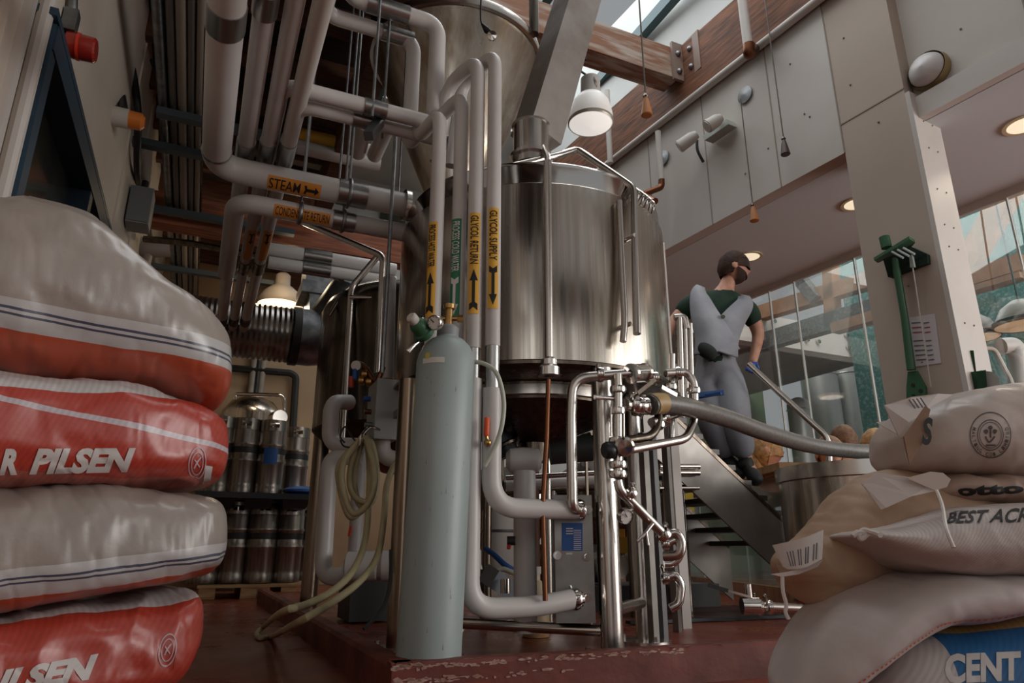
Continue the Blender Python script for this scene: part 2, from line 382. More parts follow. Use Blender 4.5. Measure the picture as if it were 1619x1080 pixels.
for px, py in ((1232, 600), (1330, 574)):
    p = Zp(px, py-22, zb_); 
# unseen piers added behind the camera to streak the reflections in the steel
b = MB()
for x in (-.72, 1.2, 3.2, 5.2, 7.2): b.box((x, -3.6, 2.6), (.75, .25, 5.4))
b.box((3.2, -3.6, 4.6), (9, .25, 1.6))
struct('reflection_piers', b, M('pier paint', (120,104,88), .7))
b = MB()
for i in range(8): b.box((-2.2+i*1.15, -3.1, 5.5), (.55, 6.0, .1))
b.box((1.8, -.2, 5.5), (9, .35, .2)); struct('reflection_strips', b, roof_m)  # unseen roof strips, spaced to give the tank bright streaked reflections
# curb
def curbseg(a, c, h=.107, wd=.075):
    m_ = MB(); a = V(*a, 0); c = V(*c, 0); d = (c-a).normalized(); n = V(-d.y, d.x, 0); prof = [(0,0),(0,h-.012),(.012,h),(wd-.012,h),(wd,h-.012),(wd,0)]
    m_.prism([a+n*o+V(0,0,z) for o, z in prof], c-a); return m_
k = curbseg((.533, 1.964), (3.6, 1.812)); k2 = curbseg((.533, 6.1), (.533, 1.964))
k.add(k2.v, k2.f); cb = obj('curb', k, curb_m, None, True, .5); tag(cb, 'low red painted containment curb around the brewing tanks, worn along its edges', 'curb')
def wear(a, c, n):
    m_ = MB(); a = V(*a); c = V(*c)
    for i in range(n):
        t0 = random.random()*.96; l = random.uniform(.008, .05); p, q = a.lerp(c, t0), a.lerp(c, min(1, t0+l)); h = random.uniform(.004, .014)
        m_.bar(p, q, h, .004)
    return m_

wm = MB()
def wpatch(a, c, n, up_):
    a = V(*a); c = V(*c); d = (c-a).normalized(); e_ = V(0,0,1) if not up_ else V(-d.y, d.x, 0); nn = V(d.y, -d.x, 0) if not up_ else V(0,0,1)
    for i in range(n):
        q = a.lerp(c, random.random()**1.4*.98)+e_*random.uniform(-.014, .0); rx = random.uniform(.003, .02); ry = random.uniform(.0015, .005)
        pts = [q+d*rx*math.cos(k*PI/4)*random.uniform(.5,1.2)+e_*ry*math.sin(k*PI/4)*random.uniform(.4,1.3)+nn*.0009 for k in range(8)]
        wm.add(pts, [tuple(range(8))])
wpatch((.54,1.963,.104),(1.5,1.915,.104), 110, False); wpatch((.54,1.963,.07),(1.1,1.934,.07), 50, False); wpatch((.56,1.985,.1066),(3.2,1.85,.1066), 90, True)
wp_ = obj('worn_paint', wm, M('worn pale paint', (178,150,136), .7, col2=(150,110,92), scale=30), cb, False); wp_['kind'] = 'stuff'
# ------------------------------------------------------------------ big timbers overhead
a = W(-3.2, .13, 4.76); e = W(3.9, .13, 4.76)
lb = thing('roof_beam', 'long brown timber roof beam along the top of the right wall', 'beam', a.lerp(e, .5)-V(0,0,.28))
obj('timber', MB().bar(a, e, .36, .60), timber, lb, False)
pB = wp(1062, 118, -.06); yx = pB.y; zx = pB.z
cbm = thing('roof_beam', 'rusty white cross beam running from the long roof beam towards the hopper', 'beam', (2.6, yx, zx-.2))
obj('timber', MB().bar((1.0, yx, zx+.04), (pB.x-.02, yx, zx+.04), .22, .34), timber_x, cbm, False)
b = MB(); b.box((pB.x-.01, yx-.13, zx+.04), (.16, .03, .42)); b.box((pB.x+.06, yx-.25, zx+.04), (.05, .24, .42)); obj('bracket', b, M('bracket paint', (138,118,106), .6), cbm, False)
for dz in (-.08, .12):
    obj('bolt', MB().ball((pB.x-.03, yx-.15, zx+dz), .03, 10), galv, cbm); obj('bolt', MB().ball((pB.x+.03, yx-.25, zx+dz), .03, 10), galv, cbm)
# ------------------------------------------------------------------ main tank
TC = V(1.363, 2.784, 0); TR_ = .635
def tp(ang, r, z): return TC+V(math.sin(ang)*r, -math.cos(ang)*r, z)   # ang 0 faces the camera side
tank = thing('brew_tank', 'large round stainless brewing tank on steel legs, in the centre', 'tank', TC+V(0,0,.05))
SH = [(.628,1.078),(TR_,1.085),(TR_,1.825),(.631,1.832)]
obj('shell', MB().lathe(SH, TC, seg=96), steel, tank)
obj('top_band', MB().lathe([(.628,1.83),(.622,1.838),(.622,1.915),(.61,1.94),(.57,1.957)], TC, seg=96), chrome, tank)
obj('lid', MB().lathe([(.57,1.955),(.52,1.975),(.40,2.03),(.25,2.075),(.12,2.095),(.0,2.10)], TC, seg=72), chrome, tank)
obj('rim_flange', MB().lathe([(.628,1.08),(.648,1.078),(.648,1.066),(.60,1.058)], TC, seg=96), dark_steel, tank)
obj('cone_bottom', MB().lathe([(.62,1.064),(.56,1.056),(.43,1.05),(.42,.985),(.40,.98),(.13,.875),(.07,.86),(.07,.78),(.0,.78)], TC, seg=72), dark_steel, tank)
obj('bottom_ring', MB().lathe([(.424,1.045),(.432,1.04),(.432,1.0),(.424,.995)], TC, seg=72), tube_steel, tank)
legs = [G(959, 800, 2.52), G(637, 860, 2.70), G(1013, 900, 2.92), TC+V(-.2,.52,0)]
for i, p in enumerate(legs):
    r = (.0405, .045, .033, .04)[i]
    lg = obj('leg', MB().tube([(p.x,p.y,.06),(p.x,p.y,(1.06,1.06,1.055,1.056)[i])], r, 24), tube_steel if i != 1 else M('bronze toned steel', (150,132,114), .28, 1), tank)
    obj('foot_plate', MB().lathe([(0,.05),(.105,.05),(.105,.062),(.035,.066)], (p.x,p.y,0), seg=24), tube_steel, lg)
    for k in range(3):
        an = k*2.1+.4; obj('bolt', MB().cyl((p.x+.082*math.cos(an), p.y+.082*math.sin(an), .06), (p.x+.082*math.cos(an), p.y+.082*math.sin(an), .082), .011, seg=6), tube_steel, lg)
lz = lambda p, z: V(p.x, p.y, z)
obj('cross_tube', MB().tube([lz(legs[0], .2)+V(.02,.02,0), lz(legs[2], .2)], .022, 14), tube_steel, tank)
obj('cross_tube', MB().tube([lz(legs[0], .135), lz(legs[1], .155)], .019, 14), tube_steel, tank)
obj('cross_tube', MB().tube([lz(legs[1], .155), lz(legs[3], .155)], .019, 14), tube_steel, tank)
# guard rails and vent tubes on the tank
def tubeon(name, pix, r, parent=tank, mat=tube_steel, rad=.05):
    return obj(name, MB().tube(fillet([G(*p) for p in pix], rad), r, 12), mat, parent)
tubeon('guard_rail', [(812,262,2.62),(880,246,2.7),(912,236,2.78),(960,268,2.66),(1002,297,2.60),(1004,400,2.555),(1007,528,2.50)], .0155, rad=.03)
tubeon('guard_rail', [(846,206,2.85),(866,250,2.60),(866,262,2.42)], .014, rad=.04)
tubeon('down_tube', [(866,255,2.415),(867,420,2.415),(868,578,2.405)], .0165)
tubeon('down_tube', [(979,318,2.55),(984,430,2.53),(988,508,2.51),(985,540,2.5)], .0135)
b = MB(); p = G(868, 582, 2.40); b.lathe([(.018,-.03),(.04,-.03),(.04,.0),(.03,.01),(.03,.03),(.018,.04)], p, seg=18); obj('clamp', b, tube_steel, tank)
for q in ((1004,372,2.55),(997,512,2.52)):
    p = G(*q); obj('rail_stud', MB().cyl(p, p+(TC+V(0,0,p.z)-p).normalized()*.06, .01), tube_steel, tank)
for k in range(6):
    b = MB(); an = .30+k*.055; p = tp(an, .63, 1.84); b.tube(smoothpts([p, p+V(.004,-.012,.03), p+V(.006,-.004,.06), tp(an,.58,1.95)], 5), .006, 6)
    obj('lid_latch', b, chrome, tank)
pipe('sight_rod', 'thin brown copper rod hanging under the tank down to the lower white pipe', 'rod', [G(867,600,2.36), G(864,700,2.36), G(858,800,2.36), G(862,950,2.36)], .0085, copper, .02, 10)
# red capped white post beside the tank
po = thing('post', 'slim off-white upright post just right of the tank, topped with a red lamp', 'post', G(1058, 700, 3.45))
pt_, pb_ = G(1050, 385, 3.45), G(1062, 700, 3.45)
WPOS[po.name] = V(pb_.x, pb_.y, .05); po.location = WPOS[po.name]
obj('upright', MB().box((pb_.x, pb_.y, (pt_.z+.05)/2), (.05, .05, pt_.z-.05)), white_paint, po, False)
b = MB(); b.lathe([(.0,0),(.02,0),(.02,.02),(.012,.035),(0,.04)], (pb_.x, pb_.y, pt_.z), seg=12); obj('lamp_cap', b, red_m, po)
# ------------------------------------------------------------------ hopper and chute above
HC = G(722, 80, 3.74); HC.z = 0; hz1 = 3.45
hr = .535
hop = thing('grist_hopper', 'large conical weathered steel hopper hanging above the tank', 'hopper', HC+V(0,0,2.2))
obj('cone', MB().lathe([(hr,hz1),(hr-.003,hz1-.02),(.11,2.32),(.10,2.28),(.10,2.2)], HC, seg=72), hopper_steel, hop)
obj('rim', MB().lathe([(hr-.002,hz1-.03),(hr+.018,hz1-.025),(hr+.022,hz1+.0),(hr+.018,hz1+.03),(hr,hz1+.03)], HC, seg=72), tube_steel, hop)
obj('lid', MB().lathe([(hr,hz1+.02),(hr*.6,hz1+.06),(0,hz1+.08)], HC, seg=72), hopper_steel, hop)
for k in range(3):
    an = k*2.09+1.2; p = HC+V(math.cos(an)*(hr+.03), math.sin(an)*(hr+.03), 0); obj('hanger_rod', MB().tube([(p.x,p.y,hz1),(p.x,p.y,ZR)], .03, 10), dark_steel, hop)
ch = thing('grain_chute', 'square steel grain chute slanting down into the top of the tank', 'chute', G(838, 225, 2.75))
ca, cb2 = G(925, -40, 2.95), G(847, 222, 2.78)
obj('duct', MB().bar(ca, cb2, .185, .16, (.3,-1,.2)), M('chute steel', (186,180,173), .45, .7, col2=(150,140,132), scale=4, rvar=.08), ch, False)
b = MB(); b.lathe([(.085,0),(.085,.04),(.098,.04),(.098,.055),(.082,.055),(.082,.21),(.09,.215)], G(840, 256, 2.74)-V(0,0,.03), seg=28); obj('collar', b, tube_steel, ch)
# ------------------------------------------------------------------ gas cylinder
gb = G(677, 1030, 2.19); gb.z = .052; gt = G(706, 560, 2.19)
gax = (gt-gb); gl = gax.length; gax.normalize()
gas = thing('gas_cylinder', 'tall pale grey-green gas cylinder standing in the corner of the curb', 'gas cylinder', gb)
gr = .0965
obj('body', MB().lathe([(.0,0),(.085,.0),(gr,.012),(gr,gl-.03),(gr-.006,gl-.005),(.078,gl+.025),(.056,gl+.047),(.04,gl+.055),(.037,gl+.06),(.0,gl+.06)], gb, gax, 40), cyl_paint, gas)
obj('neck_ring', MB().lathe([(.034,gl+.055),(.037,gl+.058),(.037,gl+.09),(.03,gl+.098),(.0,gl+.098)], gb, gax, 24), grey_box, gas)
nk = gb+gax*(gl+.09)
vb = MB(); vb.cyl(nk, nk+gax*.07, .016, .012); vb.cyl(nk+gax*.035-RT*.055, nk+gax*.035+RT*.035, .0085); vb.cyl(nk+gax*.07, nk+gax*.085, .02, .02, 10)
vb.cyl(nk+gax*.035+RT*.03, nk+gax*.035+RT*.05, .014, seg=8); vv = obj('valve', vb, brass, gas)
reg = thing('gas_regulator', 'green gas regulator with two dials screwed to the gas cylinder valve', 'regulator', nk)
rc = G(665, 519, 2.10)
obj('stem', MB().tube([nk+gax*.035-RT*.05, rc], .009, 10), brass, reg)
ra = (RT*-.45+UP*.62-FW*.6).normalized()
obj('bonnet', MB().lathe([(.0,-.03),(.034,-.03),(.036,-.012),(.03,-.008),(.028,.018),(.022,.03),(.016,.034)], rc, ra, 24), green, reg)
obj('knob', MB().lathe([(.016,.03),(.018,.034),(.018,.055),(.013,.06),(.0,.06)], rc, ra, 16), white_paint, reg)
def dial(name, c, r, n, par):
    d = obj(name, MB().lathe([(.0,-.016),(r,-.016),(r,.003),(r*.9,.006)], c, n, 24), tube_steel, par)
    b_ = MB(); b_.lathe([(r*.92,.002),(0,.003)], c, n, 24); obj('dial_face', b_, M('dial face', (226,222,214), .4), d)
    x = n.cross(V(0,0,1)).normalized(); y = x.cross(n); b_ = MB(); b_.bar(c+n*.006, c+n*.006+(x*.5+y*.6)*r*.8, .003, .001, n)
    for k in range(9):
        an = -.8+k*.59; dr = x*math.cos(an)+y*math.sin(an); b_.bar(c+n*.005+dr*r*.7, c+n*.005+dr*r*.86, .0015, .001, n)
    obj('needle', b_, ink, d)
dial('gauge', G(687, 510, 2.07), .0245, (-FW*.9-RT*.3).normalized(), reg)
dial('gauge', G(663, 508, 2.13), .02, (-FW*.4+UP*.7-RT*.5).normalized(), reg)
obj('outlet', MB().tube([rc-ra*.03, rc-ra*.03-UP*.02-RT*.015, G(655,545,2.10), G(645,556,2.10)], [.006,.006,.008,.01], 10), chrome, reg)
b = MB(); q = gt+gax*(-.0)
def cylwrap(c, ax, r, ang0, face):
    ax = ax.normalized(); f = (face-ax*face.dot(ax)).normalized(); sdv = ax.cross(f)
    return lambda a_, h, off=.0012: c+ax*h+(f*math.cos(ang0+a_)+sdv*math.sin(ang0+a_))*(r+off)
fn = cylwrap(gb, gax, gr, 0, -HF)
b = MB(); n_ = 10
vs = [fn(-.75+i*.09, gl-.02+j*.018-.035) for i in range(n_) for j in range(2)]
b.add(vs, [(i*2, i*2+2, i*2+3, i*2+1) for i in range(n_-1)]); obj('label_band', b, M('pale cylinder label', (214,212,204), .5), gas)
b = MB(); vs = [fn(-.55+.11*math.cos(k*PI/4), gl-.03+.011*math.sin(k*PI/4), .0025) for k in range(8)]; b.add(vs, [tuple(range(8))]); obj('hazard_sticker', b, M('pale yellow sticker', (206,190,90), .5), gas)
b = MB()
for k in range(40):
    a0, h0 = random.uniform(-1.3, 1.3), random.uniform(.02, gl-.08); hh = random.uniform(.003,.022); ww = random.uniform(.008,.02)
    b.add([fn(a0, h0, .0008), fn(a0+ww, h0, .0008), fn(a0+ww*.7, h0+hh, .0008)], [(0,1,2)])
obj('paint_chips', b, M('chip grey', (92,98,98), .6), gas)
# ------------------------------------------------------------------ four upright service pipes
def arrow(mb, fn_, h0, h1, up, wd):
    """arrow drawn on a pipe: fn_(angle, height)"""
    L_ = h1-h0; f = (lambda t: h0+L_*t) if up else (lambda t: h1-L_*t)
    hw, sw = wd, wd*.36
    mb.add([fn_(-hw,f(.72)),fn_(0,f(.72)),fn_(hw,f(.72)),fn_(0,f(1))], [(0,1,3),(1,2,3)])
    mb.add([fn_(-sw,f(.14)),fn_(sw,f(.14)),fn_(sw,f(.74)),fn_(-sw,f(.74))], [(0,1,2,3)])
    mb.add([fn_(-hw,f(0)),fn_(0,f(.08)),fn_(0,f(.22)),fn_(-hw,f(.16))], [(0,1,2,3)]); mb.add([fn_(0,f(.08)),fn_(hw,f(0)),fn_(hw,f(.16)),fn_(0,f(.22))], [(0,1,2,3)])
def pipe_label(parent, x, y, r, zt, zbm, text, up, strip, txt, ang, ah):
    c = V(x, y, 0); fn_ = cylwrap(c, V(0,0,1), r, ang, -HF); A = .72
    mb = MB(); n = 12; vs = []
    for i in range(n+1):
        for z in (zbm, zt): vs.append(fn_(-A+2*A*i/n, z, .0015))
    mb.add(vs, [(i*2, i*2+2, i*2+3, i*2+1) for i in range(n)])
    lb_ = obj('pipe_label', mb, strip, parent); lb_['label'] = 'printed pipe marker'
    za_, zb__ = zt-.012, zbm+ah+.02
    t = put_text(text, lambda u, v: fn_(-.5+v*1.0, za_-u*(za_-zb__), .003), .015, sub=.1)
    obj('lettering', t, txt, lb_)
    mb = MB(); arrow(mb, lambda a_, h: fn_(a_, h, .003), zbm+.012, zbm+ah, up, .5); obj('arrow_mark', mb, txt, lb_)
PH = 2.30
xy = {}
for nme, px, py in (('hot',689,380),('cold',725,380),('ret',751,400),('sup',780,400)):
    p = G(px, py, PH if nme != 'cold' else PH+.03); xy[nme] = (p.x, p.y)
pr_ = .0275
def zat(px, py, hd=PH): return G(px, py, hd).z
# gooseneck tops lead back (away) to the rack
def drop(key, py_top, back, dz, zlow, label, r=pr_, name='insulated_pipe'):
    x, y = xy[key]; zt = zat(*back[0]) if False else zat(700, py_top)
    pts = [V(x, y, zlow), V(x, y, zt-.03)]
    return x, y, zt, pts
x, y = xy['hot']; zt = zat(690, 178); zd = zat(690, 545)
hotp = pipe('hot_water_pipe', 'white upright pipe with the yellow hot water label, leftmost of the four', 'pipe', [V(x,y,.30), V(x,y,zt), V(x-.03,y+.17,zt-.01), V(x-.03,y+.20,zt+.05)], pr_, white_pipe, .07, 18)
pipe_label(hotp, x, y, pr_, zat(687,356), zat(680,505), 'PROCESS HOT WATER', True, yellow, ink, -.42, .17)
x, y = xy['cold']; zt2 = zat(720, 143)
coldp = pipe('cold_water_pipe', 'white upright pipe with the green cold water label, second of the four', 'pipe', [V(x,y,.30), V(x,y,zt2), V(x-.04,y+.17,zt2-.01), V(x-.04,y+.2,zt2+.05)], pr_, white_pipe, .07, 18)
pipe_label(coldp, x, y, pr_, zat(725,345), zat(718,503), 'PROCESS COLD WATER', False, green_label, white_ink, -.30, .16)
x, y = xy['ret']; zt3 = zat(745, 92); zb1 = zat(748, 552); zb2 = zat(748, 600)
yr_ = y
el = G(738, 965, 2.26)
rp = thing('glycol_return_pipe', 'white upright pipe labelled glycol return, turning right near the floor', 'pipe', V(x, y, .2))
obj('riser', MB().tube(fillet([V(x,y,zb1), V(x,y,zt3), V(x-.06,y+.20,zt3-.01), V(x-.08,y+.26,zt3-.35)], .09), pr_+.001, 18), white_pipe, rp)
obj('metal_sleeve', MB().tube([V(x,y,zb2-.03), V(x,y,zb1+.005)], pr_-.002, 18), tape, rp)
ge = Yp(905, 962, y-.0); 
obj('lower_pipe', MB().tube(fillet([V(x,y,zb2), V(x,y,el.z), V(ge.x-.14,y,el.z-.0), V(ge.x,y-.0,el.z+.02)], .09, 10), .033, 20), white_pipe, rp)
pipe_label(rp, x, y, pr_+.001, zat(750,342), zat(748,500), 'GLYCOL RETURN', True, yellow, ink, -.05, .17)
x, y = xy['sup']; zt4 = zat(780, 85); zs1 = zat(780, 548); zs2 = zat(777, 615)
sp = thing('glycol_supply_pipe', 'white upright pipe labelled glycol supply, rightmost of the four', 'pipe', V(x, y, .5))
obj('riser', MB().tube(fillet([V(x,y,zs1), V(x,y,zt4), V(x-.06,y+.22,zt4-.0), V(x-.08,y+.28,zt4-.38)], .07), pr_, 18), white_pipe, sp)
obj('metal_sleeve', MB().tube([V(x,y,zs2-.03), V(x,y,zs1+.005)], pr_-.002, 18), tape, sp)
es = Yp(780, 803, y); ee = Yp(912, 803, y)
obj('lower_pipe', MB().tube(fillet([V(x,y,zs2), V(x,y,es.z), V(ee.x-.03,y,es.z), V(ee.x,y,es.z)], .10, 10), .033, 20), white_pipe, sp)
pipe_label(sp, x, y, pr_, zat(780,334), zat(778,492), 'GLYCOL SUPPLY', False, yellow, ink, .02, .165)
b = MB(); p = G(770, 660, PH-.05); q = G(769, 690, PH-.05); b.tube([p, p.lerp(q,.1), p.lerp(q,.9), q], [.007,.0095,.0095,.007], 10); vh = obj('valve_handle', b, orange_m, sp); vh['label'] = 'orange valve lever'
b = MB(); p = G(771, 700, PH-.045); b.ball(p, .014, 10); b.tube([q, p], .006, 8); obj('valve_stem', b, brass, sp)
# short tee stub and upright pipe between them
px_ = G(830, 850, 2.62)
st = thing('insulated_pipe', 'short white upright pipe with a wide mushroom top under the tank', 'pipe', V(px_.x, px_.y, .2))
obj('riser', MB().tube([V(px_.x,px_.y,.12), V(px_.x,px_.y,G(826,745,2.62).z)], .042, 20), white_pipe, st)
q0, q1 = G(800,728,2.62), G(856,728,2.62)
obj('tee_head', MB().tube([q0, q0.lerp(q1,.12), q0.lerp(q1,.5), q0.lerp(q1,.9), q1], [.028,.045,.05,.045,.03], 18), white_pipe, st)
# clear gas line from regulator down
pipe('gas_hose', 'thin translucent hose looping beside the white supply pipe', 'hose', smoothpts([G(745,572,2.2), G(765,575,2.18), G(785,590,2.17), G(796,630,2.17), G(794,670,2.17), G(783,705,2.18), G(766,737,2.19)], 6), .0075, M('hose clear', (186,190,176), .35), .02, 10)
# ------------------------------------------------------------------ overhead pipe rack on the left
PZ = 1.97
def banded(p, r, ends, mat=tape):
    """metal band part around a pipe: ends are pairs of points"""
    for a_, b_ in ends:
        obj('metal_band', MB().tube([a_, b_], r+.004, 18), mat, p)
def lineY(px, py, z, y0, y1):
    p = Zp(px, py, z); return V(p.x, y0, z), V(p.x, y1, z), p
# steam pipe: comes overhead from the camera side, turns right into the tank
e1 = Zp(341, 263, PZ); r1 = .056
sx = TC.x-.615
p1 = thing('steam_pipe', 'thick white insulated steam pipe overhead on the far left, turning right into the tank', 'pipe', V(e1.x, e1.y, PZ))
obj('run', MB().tube(fillet([V(e1.x, .4, PZ), V(e1.x, e1.y, PZ), V(sx, e1.y, PZ)], .12, 8), r1, 24), white_pipe, p1)
banded(p1, r1, [(Zp(356, 8, PZ)*1, Zp(357, 42, PZ))]); 
for o in list(p1.children):
    if o.name.startswith('metal_band'): bpy.data.objects.remove(o)
def yat(py, px, z): return Zp(px, py, z).y
banded(p1, r1, [(V(e1.x, yat(5,358,PZ), PZ), V(e1.x, yat(44,358,PZ), PZ)), (V(e1.x, yat(238,347,PZ), PZ), V(e1.x, e1.y-.125, PZ))])
q = Yp(555, 305, e1.y); banded(p1, r1, [(V(q.x-.06, e1.y, PZ), V(q.x+.07, e1.y, PZ))])
obj('flange', MB().tube([V(sx-.02, e1.y, PZ), V(sx+.004, e1.y, PZ)], r1+.018, 20), tube_steel, p1)
def lab_on(parent, a, dirv, r, face, txt, strip, ink_m, L_, ahead=None, back=False):
    fn_ = cylwrap(a, dirv, r, 0, face); A = .62; n = 10; mb = MB()
    for i in range(n+1):
        for h in (0, L_): mb.v.append(fn_(-A+2*A*i/n, h, .0015))
    mb.f = [(i*2, i*2+2, i*2+3, i*2+1) for i in range(n)]
    l_ = obj('pipe_label', mb, strip, parent); l_['label'] = 'printed pipe marker'
    tl = L_*(.95 if ahead is None else .58)
    obj('lettering', put_text(txt, lambda u, v: fn_((.42-v*.84), .03*L_+u*tl, .003), .004, sub=.08), ink_m, l_)
    if ahead is not None:
        mb = MB(); arrow(mb, lambda a_, h: fn_(a_, h, .003), L_*.68, L_*.97, ahead, .34); obj('arrow_mark', mb, ink_m, l_)
FDN = V(-.15, -.75, -.65).normalized()
q0 = Yp(421, 300, e1.y); lab_on(p1, V(q0.x, e1.y, PZ), V(1,0,0), r1, V(0,-.62,-.8), 'STEAM', M('orange label', (214,138,48), .5), ink, .225, True)
# condensate pipe, lower and behind
pz2 = 1.86; e2 = Zp(373, 318, pz2); r2 = .043
p2 = thing('condensate_pipe', 'white condensate return pipe just below the steam pipe, bending up at its left end', 'pipe', V(e2.x, e2.y, pz2))
obj('run', MB().tube(fillet([V(e2.x, e2.y+.9, pz2), V(e2.x, e2.y, pz2), V(sx+.03, e2.y, pz2)], .1, 8), r2, 20), white_pipe, p2)
q0 = Yp(432, 332, e2.y); lab_on(p2, V(q0.x, e2.y, pz2), V(1,0,0), r2, V(0,-.8,-.55), 'CONDENSATE RETURN', M('orange label', ()), ink, .245)
q = Yp(543, 350, e2.y); banded(p2, r2, [(V(q.x-.05, e2.y, pz2), V(q.x+.05, e2.y, pz2))])
for nm, par, z, y, px_list in (('hanger', p1, PZ, e1.y, (552,)), ('hanger', p2, pz2, e2.y, (478, 546))):
    for pxx in px_list:
        qq = Yp(pxx, 300, y); rr = (r1 if par is p1 else r2)+.006
        hg = obj('hanger_ring', MB().torus((qq.x, y, z), rr, .009, (1,0,0), 24, 8), galv, par)
        obj('hanger_rod', MB().tube([(qq.x, y, z+rr), (qq.x, y, ZC)], .006, 8), galv, hg)
# three long white pipes beside the steam pipe
names = [('second white pipe from the left in the overhead rack, next to the steam pipe', (404, 120), .036, 5.6),
         ('third white pipe from the left in the overhead rack', (446, 110), .031, 5.6),
         ('fourth white pipe from the left in the overhead rack, with black drip stains', (497, 60), .033, 5.6)]
for i, (lbl, (px, py), r, yend) in enumerate(names):
    z = PZ+.10; p = Zp(px, py, z); x = p.x
    t_ = thing('rack_pipe', lbl, 'pipe', V(x, p.y, z), 'white pipes of the overhead rack')
    obj('run', MB().tube([(x, .5, z), (x, yend, z)], r, 20), M('stained pipe', (206,199,192), .42, col2=(70,60,54), scale=7, stretch=(1,.35,1), ramp=(.66,.78)) if i == 2 else white_pipe, t_)
    yb_ = Zp(380+i*28, 243, z).y
    obj('metal_band', MB().tube([(x, yb_-.12, z), (x, yb_+.06, z)], r+.004, 18), tape, t_)
    obj('metal_band', MB().tube([(x, yb_+1.25, z), (x, yb_+1.42, z)], r+.005, 18), dark_steel, t_)
    obj('metal_band', MB().tube([(x, yb_+2.4, z), (x, yb_+2.55, z)], r+.005, 18), dark_steel, t_)
    if i == 0: obj('metal_band', MB().tube([(x, Zp(px+20, 2, z).y-.05, z), (x, Zp(px+20, 22, z).y, z)], r+.005, 18), tape, t_)
    if i > 0:
        fn_ = cylwrap(V(x, yb_+.75, z), V(0,1,0), r, 0, V(.2,-.3,-1)); mb = MB(); n = 8
        for k in range(n+1):
            for h in (0, .42): mb.v.append(fn_(-.7+1.4*k/n, h, .0015))
        mb.f = [(k*2, k*2+2, k*2+3, k*2+1) for k in range(n)]
        lq = obj('pipe_label', mb, MATS['orange label'], t_); mb = MB(); arrow(mb, lambda a_, h: fn_(a_, h, .003), .03, .18, True, .4); obj('arrow_mark', mb, ink, lq)
# branch pipes turning right toward the service drops
def branch(lbl, pe, z, yback, xr_, r, bands, mat=white_pipe, extra=None):
    e = Zp(pe[0], pe[1], z); t_ = thing('branch_pipe', lbl, 'pipe', V(e.x, e.y, z), 'white branch pipes over the tank')
    pts = [V(e.x, yback, z), V(e.x, e.y, z), V(xr_, e.y, z)]
    if extra: pts += extra(e)
    obj('run', MB().tube(fillet(pts, .075, 8), r, 18), mat, t_)
    for pxx, hw in bands:
        q_ = Yp(pxx, 100, e.y); obj('metal_band', MB().tube([(q_.x-hw, e.y, z), (q_.x+hw, e.y, z)], r+.004, 16), tape, t_)
    return t_, e
sxr = xy['ret'][0]-.08; sxs = xy['sup'][0]-.08
zb_h = 2.09
b1, eb1 = branch('white branch pipe turning right at mid height, upper of the close pair', (446, 134), zb_h, 3.6, sxr, .031, [(598, .045)])
b2, eb2 = branch('white branch pipe turning right at mid height, lower of the close pair', (473, 166), zb_h-.02, 3.6, sxs, .029, [(580, .04)])
hx, hy = xy['hot']; cx_, cy_ = xy['cold']
def dropfrom(x_, y_, zlow):
    return lambda e: [V(x_, e.y, 0), ]
zu = 2.60
eU = Zp(512, 22, zu); xd = Yp(655, 60, eU.y).x
def ex1(e): return [V(xd, e.y, zat(690,178)+.02), V(hx-.03, hy+.20, zat(690,178)+.04)]
b3, eb3 = branch('white overhead branch pipe that drops down in front of the hopper, left one', (512, 22), zu, 0.6, xd, .033, [(626, .07)], extra=ex1)
eU2 = Zp(548, -6, zu+.02); xd2 = Yp(693, 30, eU2.y).x
def ex2(e): return [V(xd2, e.y, zt2+.02), V(cx_-.04, cy_+.2, zt2+.04)]
b4, eb4 = branch('white overhead branch pipe that drops down in front of the hopper, right one', (548, -6), zu+.02, 0.6, xd2, .036, [(608, .09)], extra=ex2)
# hanger rods, strut and clamps over the branch pair
hy0 = (eb1.y+eb2.y)/2
t_ = thing('strut_hanger', 'short grey slotted strut with clamps, holding the close pair of branch pipes', 'strut', V(0, 0, 0))
c_ = Yp(600, 190, eb2.y-.03); t_.location = c_; WPOS[t_.name] = c_
obj('channel', MB().bar(Yp(583, 208, eb2.y-.16)+V(0,0,-.02), Yp(613, 170, eb1.y+.16)+V(0,0,-.02), .035, .035), M('dark galvanised', (106,110,112), .45, 1), t_, False)
for pxx, yy in ((588, eb2.y-.1), (606, eb1.y+.1)):
    q_ = Yp(pxx, 190, yy); obj('hanger_rod', MB().tube([(q_.x, yy, zb_h-.06), (q_.x, yy, ZC)], .006, 8), galv, t_)
rods = [((537, 60), (536, 290), 3.0), ((626, 180), (604, 590), 2.9), ((491, 180), (482, 280), 3.6), ((640, 240), (630, 310), 3.3)]
for (xa, ya), (xb, yb2), hd in rods[:1]+rods[2:]:
    pq = G(xb, yb2, hd); tag(obj('hanger_rod', MB().tube([(pq.x, pq.y, pq.z), (pq.x, pq.y, ZC if pq.x < .9 else 3.4)], .0055, 8), galv), {537:'thin hanger rod dropping past the branch pipes to the steam pipe', 491:'thicker hanger rod left of the branch pair', 640:'hanger rod right of the branch pair near the tank'}[xa], 'rod')
pq = G(604, 590, 2.72)
tag(obj('conduit_rod', MB().tube([(pq.x, pq.y, pq.z), (pq.x, pq.y, G(626,182,2.72).z)], .0085, 10), galv), 'long thin upright steel rod just left of the big tank', 'rod')
